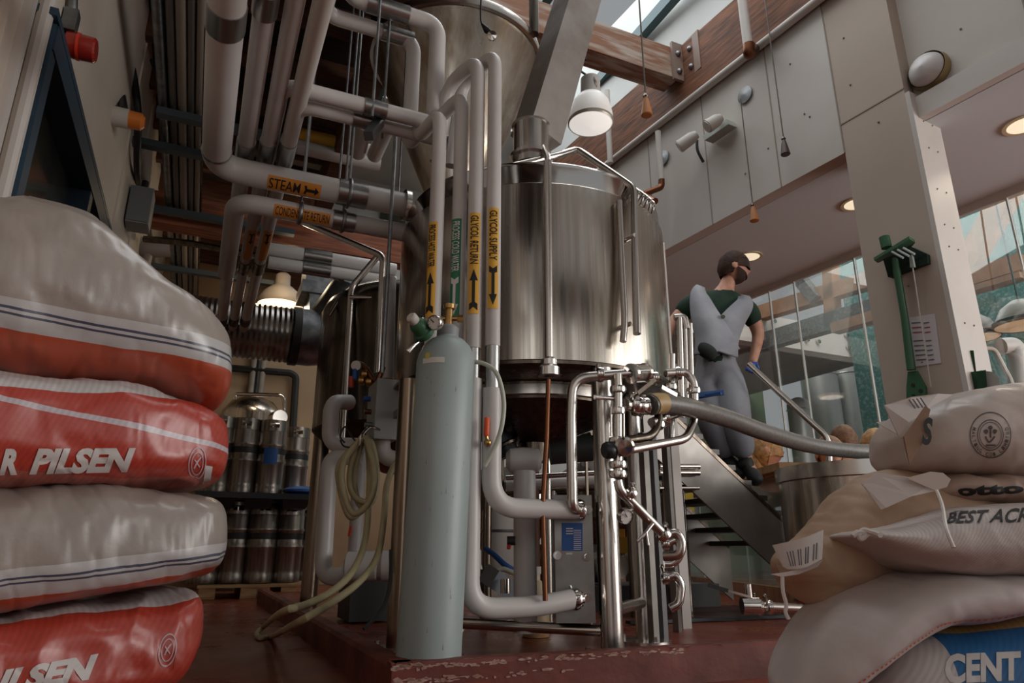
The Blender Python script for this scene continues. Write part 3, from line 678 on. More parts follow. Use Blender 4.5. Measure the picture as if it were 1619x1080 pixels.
# grey conduits along the left side and their struts
cz = 3.25
cnd = [248, 259, 268, 277, 286, 295, 303, 311, 318, 324]
words = ['outermost', 'second', 'third', 'fourth', 'fifth', 'sixth', 'seventh', 'eighth', 'ninth', 'tenth']
for i, px in enumerate(cnd):
    p = Zp(px, 0, cz); r = (.03, .018, .024, .015, .03, .018, .022, .016, .02, .016)[i]
    col_ = (galv, dark_steel, M('dull conduit', (118,116,112), .5, .6), black_plastic, M('pale conduit', (150,140,128), .5), dark_steel, MATS['dull conduit'], black_plastic, MATS['pale conduit'], dark_steel)[i]
    tag(obj('conduit', MB().tube([(p.x, .9, cz+(.05 if i % 2 else 0)), (p.x, 8.6, cz+(.05 if i % 2 else 0))], r, 12), col_), words[i]+' conduit counted from the left wall in the dark bundle under the ceiling', 'conduit', 'conduits along the left ceiling')
for k, py in enumerate((182, 236, 335, 425)):
    y_ = Zp(300, py, cz-.04).y
    tag(obj('strut_channel', MB().box((-.1, y_, cz-.07), (1.25 if k else .9, .07, .05)), M('blue grey strut', (92,104,110), .5, .7), None, False), ('nearest slotted strut under the conduits, level with the amber light', 'second slotted strut crossing under the white rack pipes', 'third slotted strut crossing behind the steam pipe', 'farthest slotted strut above the flexible duct')[k], 'strut')
# cables over the conduits
for k, (pts, c_, l_) in enumerate([([(240,95,4.2),(262,150,4.2),(262,75,3.9),(290,85,4)], black, 'black cable looping across the conduit bundle'),
        ([(228,378,5.2),(300,385,5.2),(380,400,5.2),(470,418,5.2),(540,440,4.9)], dark_steel, 'dark pipe sweeping across below the struts toward the rear tank'),
        ([(246,560,7.7),(330,575,7.9),(440,588,8.0)], black, 'black cable tray line along the back wall')]):
    tag(obj('cable', MB().tube(smoothpts([G(*p) for p in pts], 6), .016 if k != 1 else .03, 8), c_), l_, 'cable')
# ------------------------------------------------------------------ things on the left wall
def onwall(px, py): return Xp(px, py, XL)
p = onwall(92, 66)
rs = thing('strobe_light', 'red alarm strobe light sticking out of the left wall above the window', 'warning light', p)
obj('lens', MB().tube([p+V(.03,0,0), p+V(.06,0,0), p+V(.125,0,0), p+V(.132,0,0)], [.05,.053,.05,.043], 20), M('red lens', (160,40,30), .25, coat=.5), rs)
obj('lens_ring', MB().tube([p+V(.066,0,0), p+V(.076,0,0)], .055, 20), M('bright red ring', (224,66,44), .35), rs)
obj('base', MB().tube([p, p+V(.035,0,0)], .043, 16), dark_steel, rs)
obj('bracket', MB().box(p+V(.03,-.02,.09), (.05,.05,.1)).tube([p+V(.03,-.02,.13), p+V(.02,-.04,.22)], .018, 10), galv, rs)
p = onwall(178, 183)
am = thing('strobe_light', 'amber beacon with a white base on the left wall, fed by a black conduit loop', 'warning light', p)
obj('base', MB().tube([p, p+V(.085,0,0)], .058, 20), white_paint, am)
obj('lens', MB().tube([p+V(.085,0,0), p+V(.15,0,0), p+V(.17,0,0)], [.054,.052,.03], 20), M('amber lens', (216,122,48), .25, coat=.5), am)
tag(obj('flexible_conduit', MB().tube(smoothpts([p+V(.05,0,.055), G(191,135,3.82), G(197,100,3.82), G(204,95,3.82), G(211,120,3.85), G(218,180,3.95), G(217,260,4.3), G(220,296,4.85)], 8), .024, 10), black), 'black flexible conduit looping up from the amber beacon and down to the grey box', 'conduit')
p = Xp(222, 332, XL+.085)
gbx = thing('junction_box', 'grey electrical box on the left wall at the end of the conduits', 'electrical box', p-V(0,0,.15))
obj('box', MB().box(p, (.15,.19,.29)), grey_box, gbx, False); obj('cover', MB().box(p-V(0,.1,0), (.14,.012,.27)), M('box cover', (120,122,122), .45), gbx, False)
obj('conduit_entry', MB().tube([p+V(0,0,.14), p+V(0,.01,.24)], .024, 10), black, gbx)
p = G(244, 395, 5.6)
tag(obj('motor_actuator', MB().tube([p-V(.12,0,.02), p+V(.12,0,.03)], .075, 14).tube([p-V(.05,0,.03), p-V(.08,0,.42)], .05, 12), M('pale actuator', (170,158,150), .5)), 'pale cylindrical pump actuator below the grey box', 'actuator')
tag(obj('blue_strap', MB().tube(smoothpts([G(222,410,5.2), G(228,430,5.2), G(240,438,5.2), G(250,436,5.2)], 6), .022, 8), blue_m), 'bright blue hose piece just above the wrapped bags', 'hose')
# ------------------------------------------------------------------ back of the room, left
dy = 5.75
da, db = Yp(318, 514, dy), Yp(492, 522, dy); rD = .235
fd = thing('flexible_duct', 'shiny corrugated ventilation duct running across behind the wrapped bags', 'duct', da)
pts, rr = [], []
n = 60
for i in range(n+1):
    pts.append(V(da.x-.5+(db.x-da.x+.5-.12)*i/n, dy, da.z)); rr.append(rD*(1 if i % 2 else .955))
obj('corrugated_tube', MB().tube(pts, rr, 32), M('duct metal', (164,160,156), .28, 1, col2=(120,110,104), scale=6), fd)
ez = da.z
obj('elbow', MB().tube(fillet([V(db.x-.14,dy,ez), V(db.x+.12,dy,ez), V(db.x+.34,dy,ez+.42)], .2, 3), rD*1.02, 28), galv, fd)
obj('collar_band', MB().tube([V(db.x-.16,dy,ez), V(db.x-.10,dy,ez)], rD*1.06, 28), M('dark band', (60,58,58), .5, .5), fd)
bx = G(520, 420, 6.3)
obj('riser_box', MB().box(bx+V(0,0,.05), (.46,.4,.62)).box(bx-V(0,0,.33), (.52,.46,.12)), galv, fd, False)
obj('riser_neck', MB().tube([bx-V(0,0,.75), bx-V(0,0,.38)], [.2,.26], 4), galv, fd, False)
def pendant(name, lbl, c, r, hgt, cord_top, shade_m, glow):
    t_ = thing(name, lbl, 'lamp', c)
    obj('shade', MB().lathe([(r*.98,0),(r,.01),(r*.97,hgt*.25),(r*.8,hgt*.55),(r*.5,hgt*.8),(r*.34,hgt*.9),(r*.32,hgt*1.35),(r*.2,hgt*1.45),(0,hgt*1.45)], c, seg=36), shade_m, t_)
    obj('diffuser', MB().lathe([(r*.96,.005),(r*.7,-.02*r),(0,-.05*r)], c, seg=36), glow, t_)
    obj('cord', MB().tube([c+V(0,0,hgt*1.45), V(c.x,c.y,cord_top)], .008, 6), black, t_)
    ld = bpy.data.lights.new(name+'_bulb', 'AREA'); ld.shape = 'DISK'; ld.size = r*1.6; ld.energy = 8; ld.color = (1,.9,.75)
    lo = bpy.data.objects.new(name+'_bulb', ld); COL.objects.link(lo); lo.parent = t_; lo.location = V(0,0,-.06*r-.02)
    return t_
pc = G(443, 484, 6.9)
pendant('pendant_lamp', 'lit dome pendant lamp hanging at the back above the corrugated duct', pc, .24, .26, ZC-.2, M('pale shade', (190,180,168), .5), warm_glow)
fx = G(465, 420, 6.4)
fl = thing('spot_lamp', 'small bare spot bulb glowing bright above the back pendant lamp', 'lamp', fx)
obj('bulb', MB().ball(fx, .035, 12), M('bright spot bulb', (255,236,200), .4, emit=(255,232,190), estr=28), fl)
obj('socket', MB().tube([fx+V(.0,.03,.02), fx+V(.03,.1,.12)], [.04,.05], 12), white_paint, fl)
obj('stem', MB().tube([fx+V(.03,.1,.12), V(fx.x+.03, fx.y+.1, ZC-.2)], .009, 6), black, fl)
ld = bpy.data.lights.new('spot_bulb', 'POINT'); ld.energy = 14; ld.color = (1,.78,.5); ld.shadow_soft_size = .05
lo = bpy.data.objects.new('spot_bulb', ld); COL.objects.link(lo); lo.parent = fl; lo.location = V(-.05,-.12,-.02)
# pair of white pipes to the rear tank
for k, (pa_, pb_2, r, l_) in enumerate([((420,390),(625,430),.05,'upper white pipe of the rear pair crossing under the steam pipes'), ((425,408),(625,452),.045,'lower white pipe of the rear pair crossing under the steam pipes')]):
    qa = Yp(*pa_, 4.9); qb = Yp(*pb_2, 4.9); pp = thing('rear_pipe', l_, 'pipe', qa, 'rear white pipes')
    obj('run', MB().tube([V(qa.x,4.9,(qa.z+qb.z)/2), V(qb.x,4.9,(qa.z+qb.z)/2)], r, 16), white_pipe, pp)
    qm = Yp(502, 410, 4.9); obj('metal_band', MB().tube([V(qm.x-.1,4.9,(qa.z+qb.z)/2), V(qm.x+.1,4.9,(qa.z+qb.z)/2)], r+.006, 16), tape, pp)
# rear white pipes high, with yellow markers
for k, (pa_, pb_2, l_) in enumerate([((468,212),(585,250),'high rear white pipe with a yellow marker, above the steam pipe'),((470,232),(600,262),'second high rear white pipe, just under the marked one')]):
    qa = Yp(*pa_, 5.2); qb = Yp(*pb_2, 5.2); pp = thing('rear_pipe', l_, 'pipe', qa, 'rear white pipes')
    obj('run', MB().tube([V(qa.x,5.2,qa.z), V(qb.x,5.2,qa.z)], .06, 14), white_pipe, pp)
    if k == 0: obj('pipe_label', MB().tube([V(qa.x+.02,5.2,qa.z), V(qa.x+.36,5.2,qa.z)], .0615, 14, caps=False), yellow, pp)
    for m_, (xx, yy) in enumerate(((566,200),(604,215))):
        pass
for k, (a_, c_) in enumerate((((578,195),(566,242)), ((612,200),(592,246)))):
    qa = G(*a_, 4.3); qb = G(*c_, 4.8); tag(obj('rear_pipe', MB().tube([qa, qb], .06, 14), white_pipe), ('left', 'right')[k]+' one of two short white pipes slanting down behind the branch pair', 'pipe')
# second tank
T2 = G(600, 560, 5.15); az = math.atan2(*(G(503,560,5.15)-CAM).to_2d()); az0 = None
d2 = 5.0; ang = math.atan2(G(503,560,5).x, G(503,560,5).y); R2 = .60
d2c = 4.75; cang = ang+math.asin(R2/d2c); T2 = V(d2c*math.sin(cang), d2c*math.cos(cang), 0)
t2 = thing('brew_tank', 'second darker steel tank behind and to the left of the main tank', 'tank', T2+V(0,0,.05))
za2, zb2_ = G(505, 690, 4.7).z, G(530, 480, 4.3).z
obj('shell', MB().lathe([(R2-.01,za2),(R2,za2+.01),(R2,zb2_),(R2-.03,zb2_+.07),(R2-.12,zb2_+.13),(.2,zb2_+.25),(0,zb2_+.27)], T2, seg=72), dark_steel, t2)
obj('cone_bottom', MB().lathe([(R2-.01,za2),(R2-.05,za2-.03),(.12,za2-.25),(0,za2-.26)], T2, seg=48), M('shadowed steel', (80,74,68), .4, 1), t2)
for k, (px, hd) in enumerate(((492,4.75),(640,4.9))):
    p = G(px, 900, hd); obj('leg', MB().tube([(p.x,p.y,.05),(p.x,p.y,G(503,470,hd).z-.5)], .055, 20), M('bronze toned steel', ()), t2)
def rail2(pix, r=.022): obj('guard_rail', MB().tube(fillet([G(*q) for q in pix], .05), r, 10), tube_steel, t2)
rail2([(538,740,4.0),(556,455,4.15),(600,402,4.15)]); rail2([(596,590,4.1),(606,405,4.1),(480,352,4.4)]); rail2([(553,470,4.12),(606,471,4.12)], .014)
rail2([(520,500,4.2),(548,455,4.3),(620,440,4.5)], .014)
tag(obj('white_column', MB().tube([G(612,600,3.4), G(616,440,3.4)], .035, 14), white_pipe), 'slim white upright pipe between the two tanks', 'pipe')
# back storage: tank, kegs, pallets
KY = 6.9
def kp(px, py, y=KY): return Yp(px, py, y)
zp1 = .115
bt = kp(393, 700, 8.3); rb = (kp(443,690,8.3).x-kp(345,690,8.3).x)/2; bzt = kp(393, 650, 8.0).z
bk = thing('rear_tank', 'round topped steel tank at the back behind the kegs', 'tank', V(bt.x, 8.3, 0))
obj('shell', MB().lathe([(rb,.1),(rb,bzt),(rb*.96,bzt+.05),(rb*.7,bzt+.16),(rb*.3,bzt+.22),(0,bzt+.23)], (bt.x,8.3,0), seg=48), steel, bk)
obj('cip_tube', MB().tube(fillet([kp(372,632,8.0), kp(372,623,8.0), kp(447,625,7.8), kp(450,640,7.8), kp(444,700,7.8)], .05), .022, 10), chrome, bk)
obj('manway', MB().tube([kp(435,662,7.7), kp(443,660,7.55)], .08, 14), chrome, bk)
for k, (px, m_) in enumerate(((397, M('pale conduit', ())), (405, black_plastic), (412, M('pale conduit', ())))):
    q_ = kp(px, 620, 8.85); tag(obj('wall_conduit', MB().tube([(q_.x,8.9,1.7),(q_.x,8.9,3.3)], .04, 10), m_), ('left pale', 'middle black', 'right pale')[k]+' upright conduit on the tan back wall above the rear tank', 'conduit')
tag(obj('wall_cable', MB().tube(fillet([kp(365,582,8.9), kp(460,590,8.9), kp(468,596,8.9), kp(460,720,8.9)], .25), .045, 8), black), 'thick black cable bending down the tan back wall', 'cable')
def keg(lbl, x, y, z, grp, R=.138, Hh=.70):
    k_ = thing('keg', lbl, 'keg', V(x, y, z), grp)
    prof = [(R*.72,.0),(R*.94,.0),(R*.97,.02),(R*.97,.07),(R*.93,.085),(R*.97,.105)]
    for zz in (.31, .46): prof += [(R*.97,zz-.02),(R*1.03,zz-.006),(R*1.03,zz+.006),(R*.97,zz+.02)]
    prof += [(R*.97,.585),(R*.92,.60),(R*.6,.62),(R*.0,.625)]
    obj('body', MB().lathe([(r,zz*Hh/.70) for r, zz in prof], (x,y,z), seg=36), M('keg steel', (168,160,152), .34, 1, col2=(124,114,106), scale=4, stretch=(8,8,.4)), k_)
    mb = MB(); sg = 36; zz0, zz1 = z+.595*Hh/.7, z+Hh
    for k in range(sg):
        if k in (25, 26, 27, 28, 8, 9, 10): 
            lv = [(zz0, zz0+.03), (zz1-.03, zz1)]
        else: lv = [(zz0, zz1)]
        a0, a1 = 2*PI*k/sg, 2*PI*(k+1)/sg
        for q0, q1 in lv:
            vs = []
            for rr_ in (R*.96, R*.92):
                for an, zq in ((a0,q0),(a1,q0),(a1,q1),(a0,q1)): vs.append((x+rr_*math.cos(an), y+rr_*math.sin(an), zq))
            mb.add(vs, [(0,1,2,3),(7,6,5,4),(3,2,6,7),(1,0,4,5)])
    obj('handle_ring', mb, MATS['keg steel'], k_)
    obj('printed_band', MB().lathe([(R*.985,.375*Hh/.7),(R*.985,.43*Hh/.7)], (x,y,z), seg=36), M('black keg band', (30,29,30), .5), k_)
    obj('valve', MB().tube([(x,y,z+.62*Hh/.7),(x,y,z+.66*Hh/.7)], .04, 12), chrome, k_)
    return k_
zlow = zp1+.005; zup = kp(400, 783).z
low = [(322, 'lower tier keg half hidden by the wrapped bags'), (366, 'lower tier keg, second from the left'), (408, 'lower tier keg in the middle, with a plain rim'), (452, 'lower tier keg, right end of the front row')]
first = None
for i, (px, l_) in enumerate(low):
    q_ = kp(px, 900); 
    if first is None: first = keg(l_, q_.x, KY, zlow, 'kegs on the pallets'); x0 = q_.x
    else: dup(first, (q_.x-x0, (.0,.02,-.02,.05)[i], 0), l_)
upk = [(338, 'upper tier keg half hidden by the wrapped bags'), (378, 'upper tier keg with a black printed band, second from the left'), (423, 'upper tier keg with a blue sticker')]
for i, (px, l_) in enumerate(upk):
    q_ = kp(px, 770); kk = dup(first, (q_.x-x0, .01*i, zup-zlow), l_)
    if i == 2:
        kk.name = 'keg'; fn_ = cylwrap(V(q_.x, KY+.01*i, zup), V(0,0,1), .135, .35, -HF); mb = MB()
        for k in range(7):
            for h in (.28, .43): mb.v.append(fn_(-.45+.15*k, h, .008))
        mb.f = [(k*2,k*2+2,k*2+3,k*2+1) for k in range(6)]
        WPOS[kk.name] = Vector(kk.location); obj('sticker', mb, blue_m, kk)['label'] = 'blue sticker'
q_ = kp(462, 770, 7.2); dup(first, (q_.x-x0, .33, zup-zlow), 'upper tier keg standing behind the one with the blue sticker')
q_ = kp(482, 880, 7.2); dup(first, (q_.x-x0, .36, 0), 'lower tier keg farthest right, behind the front row')
xl_, xr2 = kp(312, 920).x-.0, kp(466, 920).x
plt = thing('wooden_pallet', 'wooden pallet on the floor under the lower kegs', 'pallet', V((xl_+xr2)/2, KY+.2, 0))
for k in range(6): obj('deck_board', MB().box(((xl_+xr2)/2, KY-.2+k*.16, zp1-.012), (xr2-xl_, .13, .022)), M('pallet wood', (196,160,112), .7, col2=(160,122,82), scale=5, stretch=(.7,7,7)), plt, False)
for k in range(3):
    x_ = xl_+.08+(xr2-xl_-.16)*k/2; obj('bearer', MB().box((x_, KY+.2, .052), (.13, .92, .1)), MATS['pallet wood'], plt, False)
pp = thing('plastic_pallet', 'black plastic pallet between the two tiers of kegs', 'pallet', V((xl_+xr2)/2, KY+.2, zup-.13))
obj('deck', MB().box(((xl_+xr2)/2+.02, KY+.1, zup-.028), (xr2-xl_+.26, .95, .05)), black_plastic, pp, False)
for k in range(3): obj('foot', MB().box((xl_+.1+(xr2-xl_-.2)*k/2, KY+.1, zup-.0925), (.2, .8, .075), None, 1.15), black_plastic, pp, False)
tag(obj('blue_cloth', MB().ball(kp(478, 777, 6.95), .17, 14, (1.1,1,.28)), blue_m), 'blue cloth on the plastic pallet at its right end', 'cloth')
tag(obj('wall_paper', MB().box(kp(478,735,8.95), (.14,.006,.5)), white_paint, None, False), 'white paper towel sheet hanging at the back right of the kegs', 'paper')
# ------------------------------------------------------------------ heat exchanger, manifold, hoses around the front leg
hx0, hx1 = Yp(878, 900, 2.02), Yp(937, 900, 2.02)
hp = G(908, 890, 2.50); hl, hrr = G(877, 890, 2.50), G(938, 890, 2.50); hzt, hzb = G(908, 783, 2.50).z, G(908, 985, 2.50).z
dirx = (hrr-hl).normalized(); dirx.z = 0; dirx.normalize(); diry = V(-dirx.y, dirx.x, 0)
hxr = thing('heat_exchanger', 'steel plate heat exchanger with a blue data plate, behind the front tank leg', 'heat exchanger', V(hp.x, hp.y, hzb))
rotx = Matrix((dirx, diry, V(0,0,1))).transposed()
wdt = (hrr-hl).length
obj('front_plate', MB().box((hp.x,hp.y,(hzt+hzb)/2), (wdt,.018,hzt-hzb), rotx), dull_steel, hxr, False)
pk = MB()
for k in range(14): pk.box(V(hp.x,hp.y,(hzt+hzb)/2)+diry*(.02+k*.011), (wdt*.9,.006,(hzt-hzb)*.9), rotx)
obj('plate_pack', pk, dark_steel, hxr, False)['kind'] = 'stuff'
obj('back_plate', MB().box(V(hp.x,hp.y,(hzt+hzb)/2)+diry*.19, (wdt,.018,hzt-hzb), rotx), dull_steel, hxr, False)
def onplate(px, py, off=.010):
    return PL(px, py, hp-diry*off, diry)
def flatpoly(pts, off, nrm, th=.002):
    return MB().prism(pts, nrm*th)
corn = [onplate(*q) for q in ((888,827),(921,827),(921,871),(888,871))]
lbp = obj('data_plate', MB().prism(corn, -diry*.002), blue_m, hxr, False); lbp['label'] = 'blue data plate with white lines'
ln = MB()
for k in range(11):
    yy = 838+k*3; ln.prism([onplate(907,yy,.0135), onplate(919,yy,.0135), onplate(919,yy+.9,.0135), onplate(907,yy+.9,.0135)], -diry*.0006)
    if k < 3: ln.prism([onplate(895,835+k*4,.0135), onplate(906,835+k*4,.0135), onplate(906,836.5+k*4,.0135), onplate(895,836.5+k*4,.0135)], -diry*.0006)
obj('printed_lines', ln, white_ink, lbp, False)['kind'] = 'stuff'
obj('serial_plate', MB().prism([onplate(*q) for q in ((895,874),(905,874),(905,877),(895,877))], -diry*.002), white_paint, hxr, False)
for q in ((881,878),(928,880),(881,942),(928,945),(930,806)):
    p = onplate(*q); obj('bolt', MB().cyl(p, p-diry*.022, .0095, seg=6).tube([p, p-diry*.006], .015, 14), chrome, hxr)
cl_ = G(906, 961, 2.36)
def clampring(parent, c, ax, r=.03, mat=chrome, name='clamp'):
    ax = Vector(ax).normalized(); mb = MB(); mb.lathe([(r*.8,-.013),(r*1.15,-.011),(r*1.25,0),(r*1.15,.011),(r*.8,.013)], c, ax, 20)
    x = ax.orthogonal().normalized(); mb.cyl(c+x*r*1.15, c+x*(r*1.15+.035), .006, seg=8); mb.ball(c+x*(r*1.15+.035), .011, 8)
    return obj(name, mb, mat, parent)
clampring(rp, V(ge.x+.012, y_ if False else ge.y, el.z+.02), (1,-.1,0), .03); obj('end_cap', MB().tube([V(ge.x,ge.y,el.z+.02), V(ge.x+.035,ge.y,el.z+.02)], .026, 16), chrome, rp)
clampring(sp, V(ee.x+.01, ee.y, es.z), (1,-.1,0), .03); 
# steel transfer tube looping up beside the front leg
HM = 2.38
tt = thing('transfer_tube', 'bright steel tube rising from the white supply pipe and bending right to the sight glass', 'pipe', G(908, 800, HM))
obj('tube', MB().tube(fillet([V(ee.x+.02, ee.y, es.z), G(905,806,HM), G(903,660,HM), G(906,598,HM), G(1000,590,HM)], .06, 8), .0185, 16), tube_steel, tt)
clampring(tt, G(949,592,HM), RT, .024)
sg = thing('sight_glass', 'round sight glass with a red indicator at the end of the transfer tube', 'sight glass', G(1008,590,HM))
c = G(1008, 590, HM); axs = (RT*.75+FW*.66).normalized()
for s_ in (-.035, .04): obj('end_flange', MB().lathe([(.014,-.006),(.036,-.006),(.036,.006),(.014,.006)], c+axs*s_, axs, 24), chrome, sg)
obj('glass_body', MB().tube([c-axs*.03, c+axs*.035], .027, 20), M('sight glass body', (150,150,140), .08, 0, alpha=.5), sg)
obj('indicator', MB().box(c+UP*-.012, (.03,.03,.018)), M('dull red indicator', (150,62,48), .5), sg, False)
for k in range(4):
    an = k*PI/2+.7; x_ = axs.orthogonal().normalized(); y_2 = axs.cross(x_); o_ = (x_*math.cos(an)+y_2*math.sin(an))*.032; obj('tie_rod', MB().tube([c+o_-axs*.035, c+o_+axs*.04], .003, 6), chrome, sg)
# valve manifold
HV = 2.36
mf = thing('valve_manifold', 'upright stainless valve manifold with clamps beside the front tank leg', 'manifold', G(977, 760, HV))
def mt_(name, pix, r, rad=.05, mat=None, par=None): return obj(name, MB().tube(fillet([G(*q) for q in pix], rad, 7), r, 14), mat or tube_steel, par or mf)
mt_('stem', [(977,592,HV),(977,755,HV)], .0165)
for yy, r_ in ((616,.024),(650,.022),(697,.026),(735,.026),(750,.026)): clampring(mf, G(977,yy,HV), V(0,0,1), r_)
for dx_ in (-11, 9): mt_('guide_rod', [(977+dx_,644,HV-.01),(977+dx_,690,HV-.01)], .004)
mt_('branch', [(940,628,HV-.03),(970,630,HV)], .008)
c = G(963, 712, HV-.02); obj('hand_wheel', MB().lathe([(.0,-.02),(.024,-.02),(.03,-.012),(.03,.012),(.024,.02),(0,.02)], c, -FW*.4-RT*.9, 9), black_plastic, mf)
c = G(987, 706, HV-.03); obj('valve_body', MB().lathe([(0,-.03),(.03,-.03),(.034,-.02),(.034,.01),(.026,.018),(0,.02)], c, -FW, 24), chrome, mf)
mt_('drain_tube', [(977,760,HV),(980,775,HV),(1052,848,HV+.05),(1068,840,HV+.05),(1078,855,HV+.05),(1076,878,HV+.05),(1050,880,HV+.08)], .0165, .04)
clampring(mf, G(996,781,HV+.01), (G(1052,848,HV+.05)-G(980,775,HV)), .023); clampring(mf, G(1049,846,HV+.05), (G(1052,848,HV+.05)-G(980,775,HV)), .023)
mt_('sample_cock', [(1032,828,HV-.01),(1018,846,HV-.03),(1008,856,HV-.03)], .006); mt_('sample_tail', [(1022,842,HV-.03),(1025,862,HV-.03)], .004)
pg = G(990, 817, HV-.03); gd = thing('pressure_gauge', 'white faced dial gauge at the middle of the manifold, beside the slanting drain tube', 'gauge', pg)
gn = (-FW*.8+RT*.35-UP*.1).normalized(); dial('gauge_body', pg, .0265, gn, gd); obj('stem', MB().tube([pg-gn*.015, G(1003,803,HV+.02)], .007, 8), tube_steel, gd)
# cluster with butterfly valves where the grey hose starts
vc = thing('valve_cluster', 'cluster of clamped butterfly valves where the thick grey hose begins', 'valve', G(1005, 640, HV+.06))
for k, (px, py, hd, r_, ax) in enumerate([(1004,640,HV+.05,.034,RT),(1012,643,HV+.08,.03,RT),(1022,642,HV+.1,.027,RT),(1036,598,HV+.2,.022,RT),(1040,672,HV+.16,.024,V(0,0,1)),(1052,660,HV+.2,.028,RT),(1060,612,HV+.24,.022,V(0,0,1)),(1068,640,HV+.26,.022,V(0,0,1))]):
    clampring(vc, G(px,py,hd), ax, r_)
obj('spool', MB().tube([G(988,640,HV+.02), G(1030,643,HV+.11)], .022, 14), chrome, vc)
obj('cross_tube', MB().tube([G(1030,668,HV+.12), G(1076,652,HV+.28)], .017, 12), tube_steel, vc)
for k, (a_, b_) in enumerate((((1008,622),(1036,600)),((1046,612),(1070,625)))):
    obj('valve_lever', MB().bar(G(*a_,HV+.03), G(*b_,HV+.06), .006, .014), dark_steel if k == 0 else chrome, vc)
obj('upper_elbow', MB().tube(fillet([G(1052,590,HV+.25), G(1086,588,HV+.28), G(1098,606,HV+.28), G(1098,650,HV+.28), G(1097,668,HV+.28), G(1086,694,HV+.2), G(990,712,HV)], .05, 7), .0165, 14), tube_steel, vc)
clampring(vc, G(1072,590,HV+.27), RT, .023); clampring(vc, G(1097,618,HV+.28), V(0,0,1), .023)
obj('lower_tube', MB().tube(fillet([G(992,696,HV+.05), G(1032,690,HV+.1), G(1042,668,HV+.14), G(1040,640,HV+.16)], .05, 7), .0155, 12), dark_steel, vc)
obj('upright_tube', MB().tube([G(1063,560,HV+.3), G(1062,700,HV+.3)], .012, 10), tube_steel, vc)
for k, px in enumerate((1074, 1083, 1091)): obj('upright_tube', MB().tube([G(px,500+k*6,3.0), G(px+4,660,3.0)], (.016,.01,.012)[k], 10), tube_steel, vc)
obj('upper_bend', MB().tube(fillet([G(1066,502,3.0), G(1082,500,3.0), G(1086,520,3.0)], .03), .016, 10), tube_steel, vc)
obj('jacket', MB().tube([G(1078,505,3.05), G(1078,548,3.05)], .03, 12), white_pipe, vc)
bl = obj('blue_lever', MB().bar(G(1098,625,2.7), G(1144,621,2.7), .012, .02), blue_m, vc, False); bl['label'] = 'blue valve lever'
bl2 = obj('blue_lever', MB().bar(G(1100,629,2.72), G(1140,622,2.66), .008, .012), blue_m, vc, False); bl2['label'] = 'blue valve lever'
# grey reinforced hose into the drum
hpts = smoothpts([G(1028,641,HV+.1), G(1045,638,HV+.14), G(1090,645,2.6), G(1150,662,2.8), G(1210,684,3.0), G(1280,704,3.25), G(1345,713,3.45), G(1378,714,3.52)], 10)
gh = thing('grey_hose', 'thick grey reinforced hose sagging from the valve cluster to the rim of the steel drum', 'hose', hpts[0])
obj('hose_body', MB().tube(hpts, [.037*(1+.02*(i % 2)) for i in range(len(hpts))], 20), M('ribbed grey hose', (112,106,100), .4, col2=(92,88,82), scale=80, stretch=(1,1,1)), gh)
obj('collar', MB().tube(hpts[3:12], .0395, 20), M('amber hose collar', (176,146,96), .45), gh)
tipc = hpts[-1]; obj('hose_tip', MB().tube([tipc, tipc+(hpts[-1]-hpts[-2]).normalized()*.12, tipc+(hpts[-1]-hpts[-2]).normalized()*.17-V(0,0,.01)], [.038,.038,.03], 20), M('yellowed hose end', (150,132,84), .45), gh)
# posts and tubes of the small stand right of the front leg
for k, (px, hd, w_, yt) in enumerate(((1029,2.9,.04,685),(1045,2.98,.034,690),(1069,3.3,.03,700))):
    p = G(px, 960, hd); tag(obj('stand_post', MB().box((p.x,p.y,(G(px,yt,hd).z+.05)/2), (w_,w_,G(px,yt,hd).z-.05), Matrix.Rotation(.4,3,'Z')), (dull_steel, M('dark grey post', (110,110,110), .5, .6), dull_steel)[k], None, False), ('nearest square steel post right of the front tank leg', 'darker square steel post just behind the nearest one', 'thin square steel post farther behind, right of the manifold')[k], 'post')
for k, (pix, hd, l_) in enumerate([(((1052,860),(1070,852),(1076,866),(1074,882),(1062,892),(1050,892)), 2.75, 'upper looped steel sample tube right of the square posts'), (((1052,914),(1068,908),(1078,925),(1074,955),(1060,962)), 2.75, 'lower looped steel sample tube right of the square posts')]):
    s_ = thing('sample_loop', l_, 'pipe', G(1060, 900, hd)); obj('tube', MB().tube(fillet([G(*q,hd) for q in pix], .04, 6), .016, 12), chrome, s_); clampring(s_, G(*pix[0],hd), RT, .02)
for k, yy in enumerate((738, 748, 772)):
    tag(obj('rail_tube', MB().tube([Yp(1042,yy,3.1), Yp(1105,yy,3.1)], .016 if k < 2 else .01, 10), tube_steel), ('upper', 'second', 'lowest')[k]+' horizontal steel tube under the stair stringer', 'pipe')
